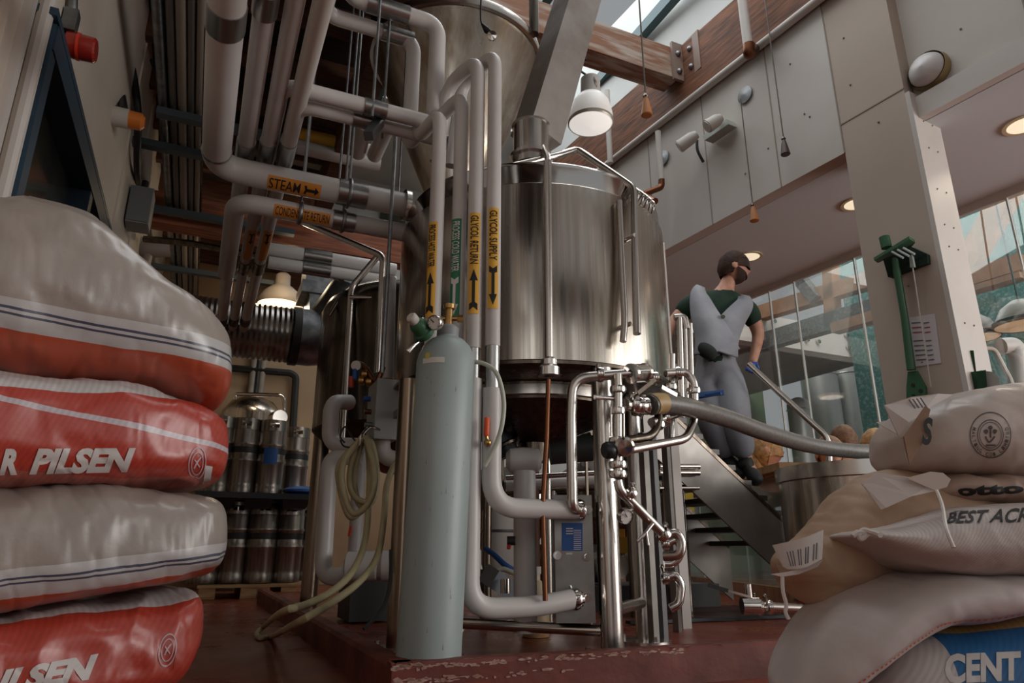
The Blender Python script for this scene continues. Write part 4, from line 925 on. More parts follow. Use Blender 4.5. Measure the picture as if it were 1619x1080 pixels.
# ------------------------------------------------------------------ stairs
YS = 3.12
def sp_(px, py, y=YS): return Yp(px, py, y)
sA, sB = sp_(1075, 668), sp_(1262, 846); lA, lB = sp_(1030, 716), sp_(1245, 919)
sl = (sB-sA); slope = sl.z/sl.x
stairs = thing('stairs', 'steel staircase with plain plate stringers coming down from the tank platform', 'stairs', V(sA.x, YS, .05))
xend = sA.x+(sA.z-.05)/-slope
zt_ = lambda x: sA.z+(x-sA.x)*slope
xe2 = 3.35
low_off = sA.z+ (lA.x-sA.x)*slope-lA.z
xs0 = max(2.08, sA.x-.25); poly = [V(xs0,YS,zt_(xs0)), V(xe2,YS,zt_(xe2)), V(xe2,YS,max(.05,zt_(xe2)-low_off)), V(lA.x,YS,lA.z), V(xs0,YS,lA.z)]
for k, y_s in enumerate((YS, YS+.70)):
    st_ = obj('stringer', MB().prism([p+V(0,y_s-YS,0) for p in poly], V(0,.012,0)), M('stair plate', (168,162,156), .5, .55, col2=(140,134,128), scale=3, rvar=.1), stairs, False)
    e_ = MB(); e_.bar(poly[0]+V(0,y_s-YS+.006,0), poly[1]+V(0,y_s-YS+.006,0), .02, .02); obj('stringer_edge', e_, dark_steel, st_, False)
nst = 9
for k in range(nst):
    x_ = sA.x-.1+k*(xe2-sA.x+.1)/nst; obj('tread', MB().box((x_+.05, YS+.355, zt_(x_)-.06), (.22,.68,.03)), M('tread metal', (84,82,80), .5, .7), stairs, False)
obj('platform', MB().box((2.18, YS+.4, zt_(xs0)-.02), (.2,.8,.03)), M('tread metal', ()), stairs, False)
tread0 = MB()
obj('handrail', MB().tube(fillet([G(1183,575,4.12), G(1287,672,4.0), G(1310,692,3.98), G(1313,770,3.98)], .06, 6), .0185, 12), tube_steel, stairs)
obj('handrail_post', MB().tube([G(1313,768,3.98), V(G(1313,768,3.98).x, G(1313,768,3.98).y, .05)], .018, 10), tube_steel, stairs)
# ------------------------------------------------------------------ steel drum
DC = G(1378, 850, 3.62); DC.z = 0; zdt = G(1365, 726, 3.25).z; rD2 = .415
dr = thing('steel_drum', 'open steel drum with a banded rim under the end of the grey hose', 'drum', DC+V(0,0,.05))
obj('body', MB().lathe([(0,.14),(rD2-.02,.14),(rD2,.16),(rD2,zdt-.07)], DC, seg=72), steel, dr)
obj('rim', MB().lathe([(rD2,zdt-.075),(rD2+.014,zdt-.07),(rD2+.014,zdt),(rD2-.004,zdt),(rD2-.004,zdt-.1)], DC, seg=72), tube_steel, dr)
for k in range(3):
    an = k*2.1+.5; obj('leg', MB().box(DC+V(math.cos(an)*.3, math.sin(an)*.3, .095), (.06,.06,.09)), dark_steel, dr, False)
ov = thing('outlet_valve', 'small steel outlet valve on a pipe at the foot of the drum', 'valve', G(1190, 960, 3.25))
d0, d1 = G(1180, 958, 3.2), G(1268, 962, 3.25)
obj('tube', MB().tube([d0, d1], .02, 12), tube_steel, ov); obj('valve_body', MB().tube([d0-RT*.02, d0+RT*.055], .036, 12), chrome, ov)
clampring(ov, G(1200,960,3.2), RT, .028); clampring(ov, G(1217,960,3.2), RT, .024)
obj('stem', MB().tube([d0+V(.02,0,.03), d0+V(.02,0,.09)], .016, 10), chrome, ov)
hd_ = obj('handle', MB().bar(G(1186,944,3.2), G(1122,926,3.2), .02, .01), chrome, ov, False)
obj('grip', MB().bar(G(1150,934,3.19), G(1120,925,3.19), .026, .016), black, hd_, False)
tag(obj('drain_grate', MB().box(Zp(1122,979,.062), (.95,.05,.014), Matrix.Rotation(math.radians(-4),3,'Z')), black_plastic, None, False), 'narrow black drain grate set in the red floor, right of the posts', 'drain')
# ------------------------------------------------------------------ green tools on the column
def wc(px, py, t=-.03): return wp(px, py, t)
br = thing('broom', 'green broom hung head up on the column, with a black bristle block', 'broom', wc(1428, 400))
hb0, hb1 = wc(1384, 408, -.13), wc(1436, 378, -.07)
obj('head', MB().prism([wc(1382,412,-.16), wc(1438,378,-.16), wc(1447,384,-.05), wc(1440,392,-.03), wc(1388,416,-.06)], V(0,0,.02)), green, br, False)
obj('bristle_block', MB().prism([wc(1396,410,-.14), wc(1440,390,-.12), wc(1466,402,-.03), wc(1467,416,-.03), wc(1404,438,-.05)], RTN*.05), M('dark green bristles', (26,52,42), .8, bump=.6, bscale=120), br, False)
obj('socket', MB().tube([wc(1398,375,-.12), wc(1402,392,-.12)], .032, 12), green, br)
for k in range(3): obj('clip', MB().tube([wc(1410+k*9,398-k*3,-.155), wc(1428+k*9,408-k*3,-.155)], .007, 6), M('pale clip', (176,186,180), .4), br)
mp = thing('mash_paddle', 'long green mash paddle hanging on the column, its holed blade at the bottom', 'paddle', wc(1448, 620))
obj('handle', MB().tube([wc(1414,404,-.10), wc(1430,500,-.06), wc(1441,585,-.05)], [.022,.022,.026], 12), green, mp)
blade = [wc(1435,588,-.05), wc(1448,586,-.05), wc(1462,612,-.05), wc(1464,640,-.05), wc(1433,640,-.05), wc(1433,612,-.05)]
obj('blade', MB().prism(blade, RTN*.025), green, mp, False)
for q in ((1443,609),(1455,618),(1444,626)): p = wc(*q, -.053); obj('hole', MB().tube([p, p+RTN*.002], .012, 10), ink, mp)
sq = thing('cord_clip', 'pale plastic clip on a thin white cord hanging beside the broom', 'cord', wc(1442, 405))
obj('clip', MB().prism([wc(1436,393,-.08), wc(1440,393,-.08), wc(1445,422,-.08), wc(1439,423,-.08)], RTN*.02), M('pale clip', ()), sq, False)
obj('cord', MB().tube([wc(1443,423,-.07), wc(1455,500,-.04), wc(1472,612,-.03)], .004, 6), white_paint, sq)
pn = thing('notice', 'sheet of paper with printed lines pinned to the column behind the paddle', 'notice', wc(1460, 540, -.004))
obj('paper', MB().prism([wc(1438,502,-.004), wc(1478,496,-.004), wc(1488,574,-.004), wc(1446,580,-.004)], RTN*.002), M('notice paper', (204,198,200), .6), pn, False)
for k in range(8):
    yy = 510+k*7.5+(6 if k > 2 else 0); ln = MB()
    for (xa, xb) in ((1441+k*1.1, 1457+k*1.1), (1460+k*1.1, 1469+k*1.1)): ln.prism([wc(xa,yy,-.006), wc(xb,yy-1.2,-.006), wc(xb,yy+.4,-.006), wc(xa,yy+1.6,-.006)], RTN*.0008)
    obj('text_line', ln, M('red ink', (170,60,56), .6) if k in (1,2) else M('grey ink', (96,92,100), .6), pn, False)
hbp = thing('dustpan_brush', 'green hand brush with a pale dustpan on the white column edge', 'brush', wc(1525, 590, .05))
obj('handle', MB().prism([wc(1522,556,.1), wc(1531,556,.1), wc(1535,590,.1), wc(1525,590,.1)], -RD*.03), green, hbp, False)
rg = MB()
obj('brush_head', MB().prism([wc(1514,592,.06), wc(1544,588,.06), wc(1548,640,.06), wc(1518,640,.06)], -RD*.05), green, hbp, False)
obj('dustpan', MB().prism([wc(1540,588,.08), wc(1556,590,.08), wc(1568,600,.08), wc(1568,640,.08), wc(1546,640,.08)], -RD*.04), M('pale dustpan', (176,172,168), .5), hbp, False)
# ------------------------------------------------------------------ fittings on the right wall
dl = thing('bulkhead_lamp', 'round white bulkhead lamp on the wall right of the column', 'lamp', wc(1466, 115, .1))
c = wc(1470, 113, .10); nrm = (-RTN*.8-RD*.5-V(0,0,.25)).normalized()
obj('body', MB().lathe([(.0,-.02),(.125,-.02),(.13,.0),(.122,.045)], c, -RTN, 32), M('brassy lamp ring', (166,142,100), .4, .6), dl)
obj('glass_dome', MB().lathe([(.113,.04),(.1,.07),(.06,.1),(0,.112)], c, -RTN, 32), M('milky dome', (214,210,206), .35), dl)
em = thing('emergency_light', 'white twin headed emergency light on the upper right wall', 'emergency light', wc(1112, 210, -.03))
obj('unit', MB().prism([wc(1110,215,-.12), wc(1148,188,-.12), wc(1152,196,-.12), wc(1114,222,-.12)], RTN*.10), M('pale green unit', (176,180,172), .5), em, False)
for k, (qa, qb) in enumerate((((1102,212),(1074,232)), ((1140,186),(1118,200)))):
    a_, b_ = wc(*qa, -.16), wc(*qb, -.26); h_ = obj('lamp_head', MB().tube([a_, a_.lerp(b_,.3), b_], [.035,.055,.06], 14), white_paint, em); obj('lens', MB().tube([b_, b_+(b_-a_).normalized()*.008], .052, 14), M('frosted lens', (222,220,214), .3), h_)
obj('cable', MB().tube(smoothpts([wc(1102,222,-.06), wc(1103,238,-.06), wc(1112,256,-.02)], 5), .013, 8), black, em)
def pull(lbl, pt, pb__, hd_or_t, col_, onw=True):
    P_ = (lambda x, y: wp(x, y, hd_or_t)) if onw else (lambda x, y: G(x, y, hd_or_t))
    a_, b_ = P_(*pt), P_(*pb__); a_ = V(b_.x, b_.y, a_.z); t_ = thing('hanging_pull', lbl, 'pull', b_)
    obj('cord', MB().tube([a_, b_+V(0,0,.09)], .0055, 6), M('wire', (110,104,98), .5, .6), t_)
    obj('swivel', MB().tube([b_+V(0,0,.11), b_+V(0,0,.09), b_+V(0,0,.075)], [.008,.018,.01], 10), dark_steel, t_)
    obj('handle', MB().lathe([(.012,.08),(.018,.06),(.036,-.045),(.03,-.05),(0,-.05)], b_, seg=16), col_, t_); return t_
wood_h = M('orange wooden handle', (178,112,58), .5)
pull('orange wooden pull handle on a long cord in front of the roof beam bracket', (1020,-40), (1022,172), 3.6, wood_h, False)
pull('orange wooden pull handle hanging below the soffit edge on a cord from a round plate', (1178,152), (1192,341), -.09, wood_h)
pull('dark knobbed pull handle on the longest cord, high on the right wall panels', (1218,-20), (1241,236), -.10, M('dark knob', (66,44,36), .45))
for (px, py), l_ in (((1178,150), 'round grey cover plate high on the right wall, with a cord through it'), ((1049,250), 'round grey cover plate behind the sprinkler drop near the tank')):
    p = wp(px, py, -.012); tag(obj('cover_plate', MB().lathe([(0,0),(.075,0),(.075,.006),(.0,.012)], p, -RTN, 24), galv), l_, 'plate')
pipe('sprinkler_pipe', 'white conduit running along the bottom edge of the long roof beam', 'pipe', [W(-3.0,-.05,4.42), W(3.6,-.05,4.42)], .035, white_paint, .01)
def dropp(lbl, q0, q1, t, r, m_): 
    a_, b_ = wp(*q0, t), wp(*q1, t); return tag(obj('sprinkler_pipe', MB().tube([V(b_.x,b_.y,a_.z), b_], r, 10), m_), lbl, 'pipe')
d1_ = dropp('white drop pipe crossing in front of the long roof beam', (1180,-30), (1184,85), -.22, .04, white_paint)
p = wp(1184, 84, -.2); obj('elbow', MB().ball(p, .055, 12, (1,1,.8)), copper, d1_) if False else None
tag(obj('pipe_elbow', MB().tube(fillet([wp(1184,70,-.22), wp(1184,86,-.22), wp(1192,78,-.08)], .04), .048, 10), copper), 'brown pipe elbow under the drop pipe at the roof beam', 'fitting')
dropp('thin white drop pipe left of the emergency light, ending in a brown elbow', (1043,206), (1046,288), -.14, .028, white_paint)
tag(obj('pipe_elbow', MB().tube(fillet([wp(1046,284,-.14), wp(1046,296,-.14), wp(1015,308,-.32), wp(1036,318,-.4)], .03, 4), .03, 10), copper), 'brown angled pipe end below the thin drop pipe, right of the tank top', 'fitting')
dropp('white drop pipe behind the hanging dome lamp', (963,140), (965,258), -.2, .03, white_paint)
for k, q in enumerate(((1355,321),(1184,405),(1619,196),(1290,548) )[:3]):
    p = Zp(*q, ZS); dn = thing('downlight', ('warm round downlight in the soffit left of the column', 'warm round downlight in the soffit above the worker', 'warm round downlight in the soffit at the right edge')[k], 'light', p-V(0,0,.012))
    obj('trim_ring', MB().lathe([(.115,-.0),(.125,-.004),(.125,-.012),(.10,-.012)], p, seg=28), M('warm ring', (220,200,160), .4), dn)
    obj('lens', MB().lathe([(.10,-.011),(0,-.013)], p, seg=28), can_glow, dn)
    ld = bpy.data.lights.new('downlight_bulb', 'SPOT'); ld.energy = 25; ld.spot_size = 2.2; ld.color = (1,.86,.66); ld.shadow_soft_size = .1
    lo = bpy.data.objects.new('downlight_bulb', ld); COL.objects.link(lo); lo.parent = dn; lo.location = V(0,0,-.03)
# hanging dome lamp by the chute
pl = thing('dome_lamp', 'big white dome pendant lamp hanging between the chute and the roof beam', 'lamp', G(936, 190, 3.55))
c = G(934, 196, 3.55); c2 = G(941, 142, 3.55); axl = (c2-c); axl.z = abs(axl.z); axl = V(.03,.0,1).normalized(); Rl = .132
obj('shade', MB().lathe([(Rl*.98,.0),(Rl*1.02,.01),(Rl,.06),(Rl*.86,.14),(Rl*.6,.19),(Rl*.42,.205)], c, axl, 40), M('white glass shade', (236,232,226), .4, emit=(255,250,244), estr=.35), pl)
obj('shade_band', MB().lathe([(Rl*1.0,-.004),(Rl*1.045,.004),(Rl*1.04,.018),(Rl*1.0,.02)], c, axl, 40), M('lamp band', (176,170,156), .4, .5), pl)
obj('diffuser', MB().lathe([(Rl*.98,.0),(Rl*.7,-.02),(0,-.03)], c, axl, 40), lamp_glow, pl)
obj('housing', MB().lathe([(.058,.20),(.06,.215),(.06,.32),(.045,.335),(.0,.335)], c, axl, 24), M('pale lamp housing', (198,196,190), .45), pl)
obj('guard_ring', MB().torus(c+axl*.26, .064, .006, (1,0,.2), 24, 6), tube_steel, pl)
obj('cord', MB().tube(smoothpts([c+axl*.335, G(908,105,3.6), G(906,95,3.6), G(918,80,3.6), G(926,95,3.6), G(922,70,3.6)], 5), .007, 6), black, pl)
ld = bpy.data.lights.new('dome_bulb', 'AREA'); ld.shape = 'DISK'; ld.size = .22; ld.energy = 6; ld.color = (1,.95,.88)
lo = bpy.data.objects.new('dome_bulb', ld); COL.objects.link(lo); lo.parent = pl; lo.location = c-WPOS[pl.name]-axl*.045
# cord with a clip by the hopper
cc = thing('cord_clip', 'black cord with a small clip hanging in front of the hopper', 'cord', G(775, 50, 2.9))
obj('cord', MB().tube(smoothpts([G(762,-30,2.9), G(760,30,2.9), G(768,45,2.9), G(772,52,2.9)], 5), .0045, 6), black, cc)
obj('clip', MB().tube([G(762,38,2.88), G(770,48,2.88), G(778,54,2.88)], [.006,.018,.01], 10), black, cc); obj('disc', MB().lathe([(0,-.01),(.024,-.01),(.024,.01),(0,.014)], G(778,57,2.87), -FW, 16), chrome, cc)
# ------------------------------------------------------------------ sacks
def mat_uv(name, base, bands, rough=.5, coat=.0, weave=0, bump=.15, bscale=40, blotch=None, tilt=0):
    """base colour plus printed bands; a band = (u0,u1, a0,b0, a1,b1, colour): between v=a0+b0*u and v=a1+b1*u"""
    mt = bpy.data.materials.new(name); mt.use_nodes = True; nt = mt.node_tree; N = nt.nodes; L = nt.links; bs = N['Principled BSDF']
    bs.inputs['Roughness'].default_value = rough; bs.inputs['Coat Weight'].default_value = coat; bs.inputs['Coat Roughness'].default_value = .22
    tc = N.new('ShaderNodeTexCoord'); sp__ = N.new('ShaderNodeSeparateXYZ'); L.new(tc.outputs['UV'], sp__.inputs[0])
    def mth(op, a, b_):
        n = N.new('ShaderNodeMath'); n.operation = op
        for i, q in enumerate((a, b_)):
            if isinstance(q, (int, float)): n.inputs[i].default_value = q
            else: L.new(q, n.inputs[i])
        return n.outputs[0]
    u, v = sp__.outputs[0], sp__.outputs[1]
    nz = N.new('ShaderNodeTexNoise'); nz.inputs['Scale'].default_value = 6; nz.inputs['Detail'].default_value = 5; L.new(tc.outputs['Object'], nz.inputs[0])
    cur = None
    mx = N.new('ShaderNodeMix'); mx.data_type = 'RGBA'; mx.inputs['A'].default_value = lin(base); mx.inputs['B'].default_value = lin(blotch or [c_*.93 for c_ in base])
    rp_ = N.new('ShaderNodeMapRange'); rp_.inputs[1].default_value = .38; rp_.inputs[2].default_value = .62; L.new(nz.outputs[0], rp_.inputs[0]); L.new(rp_.outputs[0], mx.inputs['Factor']); cur = mx.outputs['Result']
    for (u0, u1, a0, b0, a1, b1, col) in bands:
        f = mth('MULTIPLY', mth('GREATER_THAN', v, mth('ADD', mth('MULTIPLY', u, b0), a0)), mth('LESS_THAN', v, mth('ADD', mth('MULTIPLY', u, b1), a1)))
        f = mth('MULTIPLY', f, mth('MULTIPLY', mth('GREATER_THAN', u, u0), mth('LESS_THAN', u, u1)))
        m2 = N.new('ShaderNodeMix'); m2.data_type = 'RGBA'; L.new(f, m2.inputs['Factor']); L.new(cur, m2.inputs['A']); m2.inputs['B'].default_value = lin(col); cur = m2.outputs['Result']
    if weave:
        wv = N.new('ShaderNodeTexWave'); wv.inputs['Scale'].default_value = weave; wv.bands_direction = 'DIAGONAL'; mp = N.new('ShaderNodeMapping'); mp.inputs['Scale'].default_value = (1, .7, 1); L.new(tc.outputs['UV'], mp.inputs[0]); L.new(mp.outputs[0], wv.inputs[0])
        m3 = N.new('ShaderNodeMix'); m3.data_type = 'RGBA'; m3.blend_type = 'MULTIPLY'; m3.inputs['Factor'].default_value = .16; L.new(cur, m3.inputs['A']); L.new(wv.outputs['Color'], m3.inputs['B']); cur = m3.outputs['Result']
    L.new(cur, bs.inputs['Base Color'])
    n2 = N.new('ShaderNodeTexNoise'); n2.inputs['Scale'].default_value = bscale; n2.inputs['Detail'].default_value = 4; L.new(tc.outputs['Object'], n2.inputs[0])
    bp = N.new('ShaderNodeBump'); bp.inputs['Strength'].default_value = bump; bp.inputs['Distance'].default_value = .006; L.new(n2.outputs[0], bp.inputs['Height']); L.new(bp.outputs[0], bs.inputs['Normal'])
    return mt
def interp(prof, x, k):
    n = len(prof)
    if x <= prof[0][0]: return prof[0][k]
    for i in range(n-1):
        if x <= prof[i+1][0]:
            x0, x1 = prof[i][0], prof[i+1][0]; t = (x-x0)/(x1-x0)
            m0 = (prof[i+1][k]-prof[max(i-1,0)][k])/(prof[i+1][0]-prof[max(i-1,0)][0]) ; m1 = (prof[min(i+2,n-1)][k]-prof[i][k])/(prof[min(i+2,n-1)][0]-prof[i][0])
            h = x1-x0; return (2*t**3-3*t*t+1)*prof[i][k]+(t**3-2*t*t+t)*h*m0+(-2*t**3+3*t*t)*prof[i+1][k]+(t**3-t*t)*h*m1
    return prof[-1][k]
class Sack:
    def __init__(s, top, bot, p0, nrm, hw, n=2.5, wr=.006, wsc=7, seed=0, endp=4, nu=150, nv=88, wstretch=(1,1,1)):
        s.top, s.bot, s.p0, s.n, s.hw, s.e, s.wr, s.wsc, s.seed, s.endp, s.nu, s.nv = top, bot, p0, nrm, hw, 2/n, wr, wsc, seed, endp, nu, nv
        s.x0, s.x1 = top[0][0], top[-1][0]; s.ws = wstretch; s.ld = V(-nrm.y, nrm.x, 0)
    def pt(s, px, th, off=0):
        yt, yb_ = interp(s.top, px, 1), interp(s.bot, px, 1)
        yb_ = max(yb_, yt+.5)
        T, B = PL(px, yt, s.p0, s.n), PL(px, yb_, s.p0, s.n); c = (T+B)/2; hz = (T-B)/2
        u = (px-s.x0)/(s.x1-s.x0); tap = max(0, 1-abs(2*u-1)**s.endp)**.5
        tap = max(tap, .06)
        sn, cs = math.sin(th), math.cos(th); ss = math.copysign(abs(sn)**s.e, sn); cc = math.copysign(abs(cs)**s.e, cs)
        p = c+hz*ss+s.n*(s.hw*(tap*cc-.33))
        nn = (s.n*cc+V(0,0,1)*ss); nn.normalize()
        q = V(p.x*s.ws[0]+s.seed*3.1, p.y*s.ws[1], p.z*s.ws[2])
        a = noise.noise(q*s.wsc)*s.wr+(.5-abs(noise.noise(q*s.wsc*2.3+V(5,2,1))))*s.wr*.8
        w2 = noise.noise(V(p.dot(s.ld)*5, p.z*46, s.seed*7+p.dot(s.n)*9)); w3 = noise.noise(V(p.dot(s.ld)*19+p.z*24, p.z*14-p.dot(s.ld)*9, s.seed*3))
        a += s.wr*(.26*max(0, w2)*1.2-.15*max(0, .16-abs(w3))/.16)
        edge = min(1, u*14, (1-u)*14)
        p = p+nn*(a*edge+off)
        return p, (px/1000, (yt+(1-(ss+1)/2)*(yb_-yt))/1000)
    def at(s, px, py, off=.0015):
        qx, qy = px, py
        for _ in range(4):
            p = s.at0(qx, qy, off); x, y = PX(p); qx += (px-x)*.9; qy += (py-y)*.9
        return s.at0(qx, qy, off)
    def at0(s, px, py, off=.0015):
        yt, yb_ = interp(s.top, px, 1), interp(s.bot, px, 1); ss = 1-2*(py-yt)/(yb_-yt); ss = max(-.999, min(.999, ss))
        sn = math.copysign(abs(ss)**(1/s.e), ss); return s.pt(px, math.asin(sn), off)[0]
    def mesh(s):
        mb = MB(); k = 0
        for i in range(s.nu+1):
            t = i/s.nu; t = t+.0; px = s.x0+(s.x1-s.x0)*(.5-.5*math.cos(PI*t))*.35+(s.x1-s.x0)*t*.65
            for j in range(s.nv):
                p, uv = s.pt(px, 2*PI*j/s.nv); mb.v.append(p); mb.uv[k] = uv; k += 1
        for i in range(s.nu):
            for j in range(s.nv): mb.f.append((i*s.nv+j, i*s.nv+(j+1) % s.nv, (i+1)*s.nv+(j+1) % s.nv, (i+1)*s.nv+j))
        mb.f.append(tuple(reversed(range(s.nv)))); mb.f.append(tuple(s.nu*s.nv+j for j in range(s.nv))); return mb
    def text(s, txt, quadp, bold=.02, shear=0., off=.0016, sub=.09, spacing=1.):
        """quadp: bl, br, tr, tl in front elevation coordinates"""
        bl, br, tr, tl = quadp
        def fn(x, y):
            a = (bl[0]+(br[0]-bl[0])*x, bl[1]+(br[1]-bl[1])*x); b_ = (tl[0]+(tr[0]-tl[0])*x, tl[1]+(tr[1]-tl[1])*x)
            return s.at(a[0]+(b_[0]-a[0])*y, a[1]+(b_[1]-a[1])*y, off)
        return put_text(txt, fn, bold, shear, sub, spacing)
    def ring(s, c, rx, ry, wd, mb=None, tilt=0, n=40, off=.0014):
        mb = mb or MB(); ct, st_ = math.cos(tilt), math.sin(tilt); vs = []
        for k in range(n):
            a = 2*PI*k/n
            for f in (1, 1-wd):
                x, y = rx*f*math.cos(a), ry*f*math.sin(a); vs.append(s.at(c[0]+x*ct-y*st_, c[1]+x*st_+y*ct, off))
        mb.add(vs, [(k*2, (k*2+2) % (2*n), (k*2+3) % (2*n), k*2+1) for k in range(n)]); return mb
    def line(s, pts, wd, off=.0014, mb=None, n=8, raw=False):
        mb = mb or MB(); at = s.at0 if raw else s.at; pp = smoothpts([V(x, y, 0) for x, y in pts], n) if len(pts) > 2 else [V(*pts[0],0).lerp(V(*pts[1],0), k/n) for k in range(n+1)]
        vs = []
        for i, p in enumerate(pp):
            t = (pp[min(i+1, len(pp)-1)]-pp[max(i-1, 0)]).normalized(); nn = V(-t.y, t.x, 0)*wd/2
            vs += [at((p+nn).x, (p+nn).y, off), at((p-nn).x, (p-nn).y, off)]
        mb.add(vs, [(i*2, i*2+2, i*2+3, i*2+1) for i in range(len(pp)-1)]); return mb
LD = V(.927, .375, 0).normalized(); LN = V(LD.y, -LD.x, 0); LP = G(330, 700, 1.36)
RED, ORG, WHT, BEI, DK = (178,62,46), (172,76,50), (186,183,181), (160,149,140), (70,74,92)
s1 = Sack([(-160,335),(0,314),(40,314),(110,330),(150,352),(200,402),(240,440),(290,470),(330,497),(355,522),(367,552)], [(-160,560),(0,588),(100,598),(200,616),(300,640),(345,648),(360,625),(367,580)], LP, LN, .19, 2.6, .013, 4.5, 1, 6)
s2 = Sack([(-160,570),(0,592),(150,610),(250,635),(325,655),(347,672),(356,690)], [(-160,785),(0,775),(150,768),(300,772),(330,766),(347,728),(356,696)], LP, LN, .18, 3.6, .012, 6, 2, 9)
s3 = Sack([(-160,780),(0,774),(150,769),(250,774),(320,786),(343,802),(352,832)], [(-160,985),(0,966),(150,942),(270,920),(325,902),(343,878),(352,842)], LP, LN, .18, 3.4, .012, 6, 3, 9)
s4 = Sack([(-160,990),(0,970),(150,950),(255,936),(292,934),(307,945),(314,960)], [(-160,1160),(0,1135),(150,1112),(235,1092),(270,1064),(300,1010),(314,968)], LP, LN, .18, 3.4, .012, 6, 4, 9)
s5 = Sack([(-160,1170),(0,1142),(150,1114),(235,1080),(258,1072),(274,1085)], [(-160,1212),(0,1212),(150,1212),(235,1205),(258,1180),(274,1095)], LP, LN, .20, 2.7, .004, 6, 5, 6)
k_ = 1000
m1 = mat_uv('wrapped beige sack', BEI, [(-1,1,.502,.175,.9,.0,WHT),(-1,1,.513,.185,.5165,.185,DK),(-1,1,.5205,.185,.5235,.185,DK),(-1,1,.541,.165,.9,.0,ORG)], .4, .55, 0, .3, 22)
m2 = mat_uv('red printed sack', (206,202,200), [(-1,1,.632,.06,.9,.0,RED),(-1,1,.650,.195,.6585,.195,(196,184,190)),(-1,1,.752,.03,.9,0,(180,96,82))], .42, .45, 60, .25, 26)
m3 = mat_uv('beige sack lower', BEI, [(-1,1,.898,-.125,1.9,0,WHT),(-1,1,.912,-.13,.9155,-.13,DK),(-1,1,.920,-.135,.923,-.135,DK),(-1,1,.943,-.16,1.9,0,ORG)], .4, .5, 0, .28, 24)
m4 = mat_uv('red printed sack lower', (206,202,200), [(-1,1,.980,-.12,1.9,0,RED)], .42, .5, 60, .25, 26)
m5 = mat_uv('pale sack base', (190,184,180), [], .5, .4)
lt = ('topmost wrapped beige sack of the left stack, with a white striped band and orange edge', 'red sack second from the top of the left stack, lettering R PILSEN across its side', 'wrapped beige sack mid way up the left stack, white band low on its side', 'red sack low in the left stack, partly cut by the picture edge, lettering ILSEN', 'pale bottom sack of the left stack, barely showing')
SK = []
for s_, m_, l_ in zip((s1,s2,s3,s4,s5), (m1,m2,m3,m4,m5), lt): SK.append(tag(obj('sack', s_.mesh(), m_, None, True, 3), l_, 'sack', 'sacks in the left stack'))
ink_w = M('sack white ink', (206,200,196), .5)
for o, s_, args in ((SK[1], s2, ('R', [(-2,752),(27,751),(30,709),(4,710)])), (SK[1], s2, ('PILSEN', [(46,751),(208,747),(215,708),(54,709)])), (SK[3], s4, ('ILSEN', [(-8,1098),(148,1074),(156,1033),(2,1060)]))):
    obj('lettering', s_.text(*args, bold=.055, shear=.18), ink_w, o)
pk_ink = M('emblem ink', (196,170,176), .5)
for o, s_, c, tl in ((SK[1], s2, (312,733), .12), (SK[3], s4, (265,1028), .2)):
    e_ = s_.ring(c, 14, 27, .1, tilt=tl); s_.ring(c, 9.5, 19, .12, e_, tilt=tl); s_.line([(c[0]-5,c[1]+8),(c[0],c[1]-2),(c[0]+6,c[1]-10)], 2.5, mb=e_); s_.line([(c[0]-4,c[1]-6),(c[0]+4,c[1]+6)], 2, mb=e_)
    obj('emblem', e_, pk_ink, o)
    pt_ = MB(); s_.line([(c[0]+19,c[1]+4),(c[0]+14,c[1]+34)], 11, mb=pt_); obj('white_patch', pt_, ink_w, o)
# ---- right stack
RNrm = -HF; 
def rp0(hd): return G(1500, 850, hd)
b1s = Sack([(1424,690),(1434,664),(1455,645),(1490,630),(1540,614),(1619,602),(1720,606),(1790,640)], [(1424,700),(1434,730),(1455,741),(1500,746),(1560,757),(1619,768),(1720,778),(1790,700)], rp0(1.28), RNrm, .15, 2.5, .007, 7, 11, 7)
b2s = Sack([(1440,772),(1470,752),(1500,748),(1560,752),(1619,762),(1720,770),(1790,800)], [(1440,790),(1470,800),(1500,806),(1560,808),(1619,808),(1720,808),(1790,805)], rp0(1.31), RNrm, .15, 2.3, .012, 8, 12, 7)
b3s = Sack([(1243,884),(1262,862),(1300,828),(1335,790),(1372,756),(1410,744),(1450,746),(1500,760),(1560,790),(1620,810)], [(1243,900),(1262,928),(1300,955),(1335,956),(1372,946),(1410,934),(1450,920),(1500,905),(1560,890),(1620,850)], rp0(1.32), RNrm, .13, 2.2, .013, 6, 13, 6)
b4s = Sack([(1352,845),(1368,840),(1395,838),(1440,826),(1480,812),(1520,800),(1619,794),(1720,800),(1790,840)], [(1352,849),(1368,858),(1395,874),(1430,894),(1480,906),(1520,908),(1619,912),(1720,914),(1790,880)], rp0(1.17), RNrm, .15, 2.4, .006, 7, 14, 7)
b5s = Sack([(1256,1100),(1275,1062),(1300,1016),(1340,962),(1390,928),(1450,908),(1520,903),(1619,906),(1720,914),(1790,950)], [(1256,1116),(1275,1118),(1300,1108),(1340,1072),(1390,1030),(1450,994),(1520,984),(1619,966),(1720,960),(1790,960)], rp0(1.20), RNrm, .17, 2.6, .006, 6, 15, 8)
b6s = Sack([(1340,1085),(1362,1050),(1400,1010),(1450,992),(1520,980),(1619,964),(1720,960),(1790,990)], [(1340,1180),(1362,1205),(1400,1208),(1450,1208),(1520,1208),(1619,1208),(1720,1208),(1790,1190)], rp0(1.20), RNrm, .17, 3.0, .005, 6, 16, 7)
PAP = (196,178,166)
mr1 = mat_uv('pale malt sack', (202,188,178), [], .42, .2, 0, .2, 18)
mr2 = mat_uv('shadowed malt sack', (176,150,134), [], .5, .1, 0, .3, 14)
mr3 = mat_uv('brown paper sack', (178,146,120), [], .6, 0, 0, .25, 12, (190,160,136))
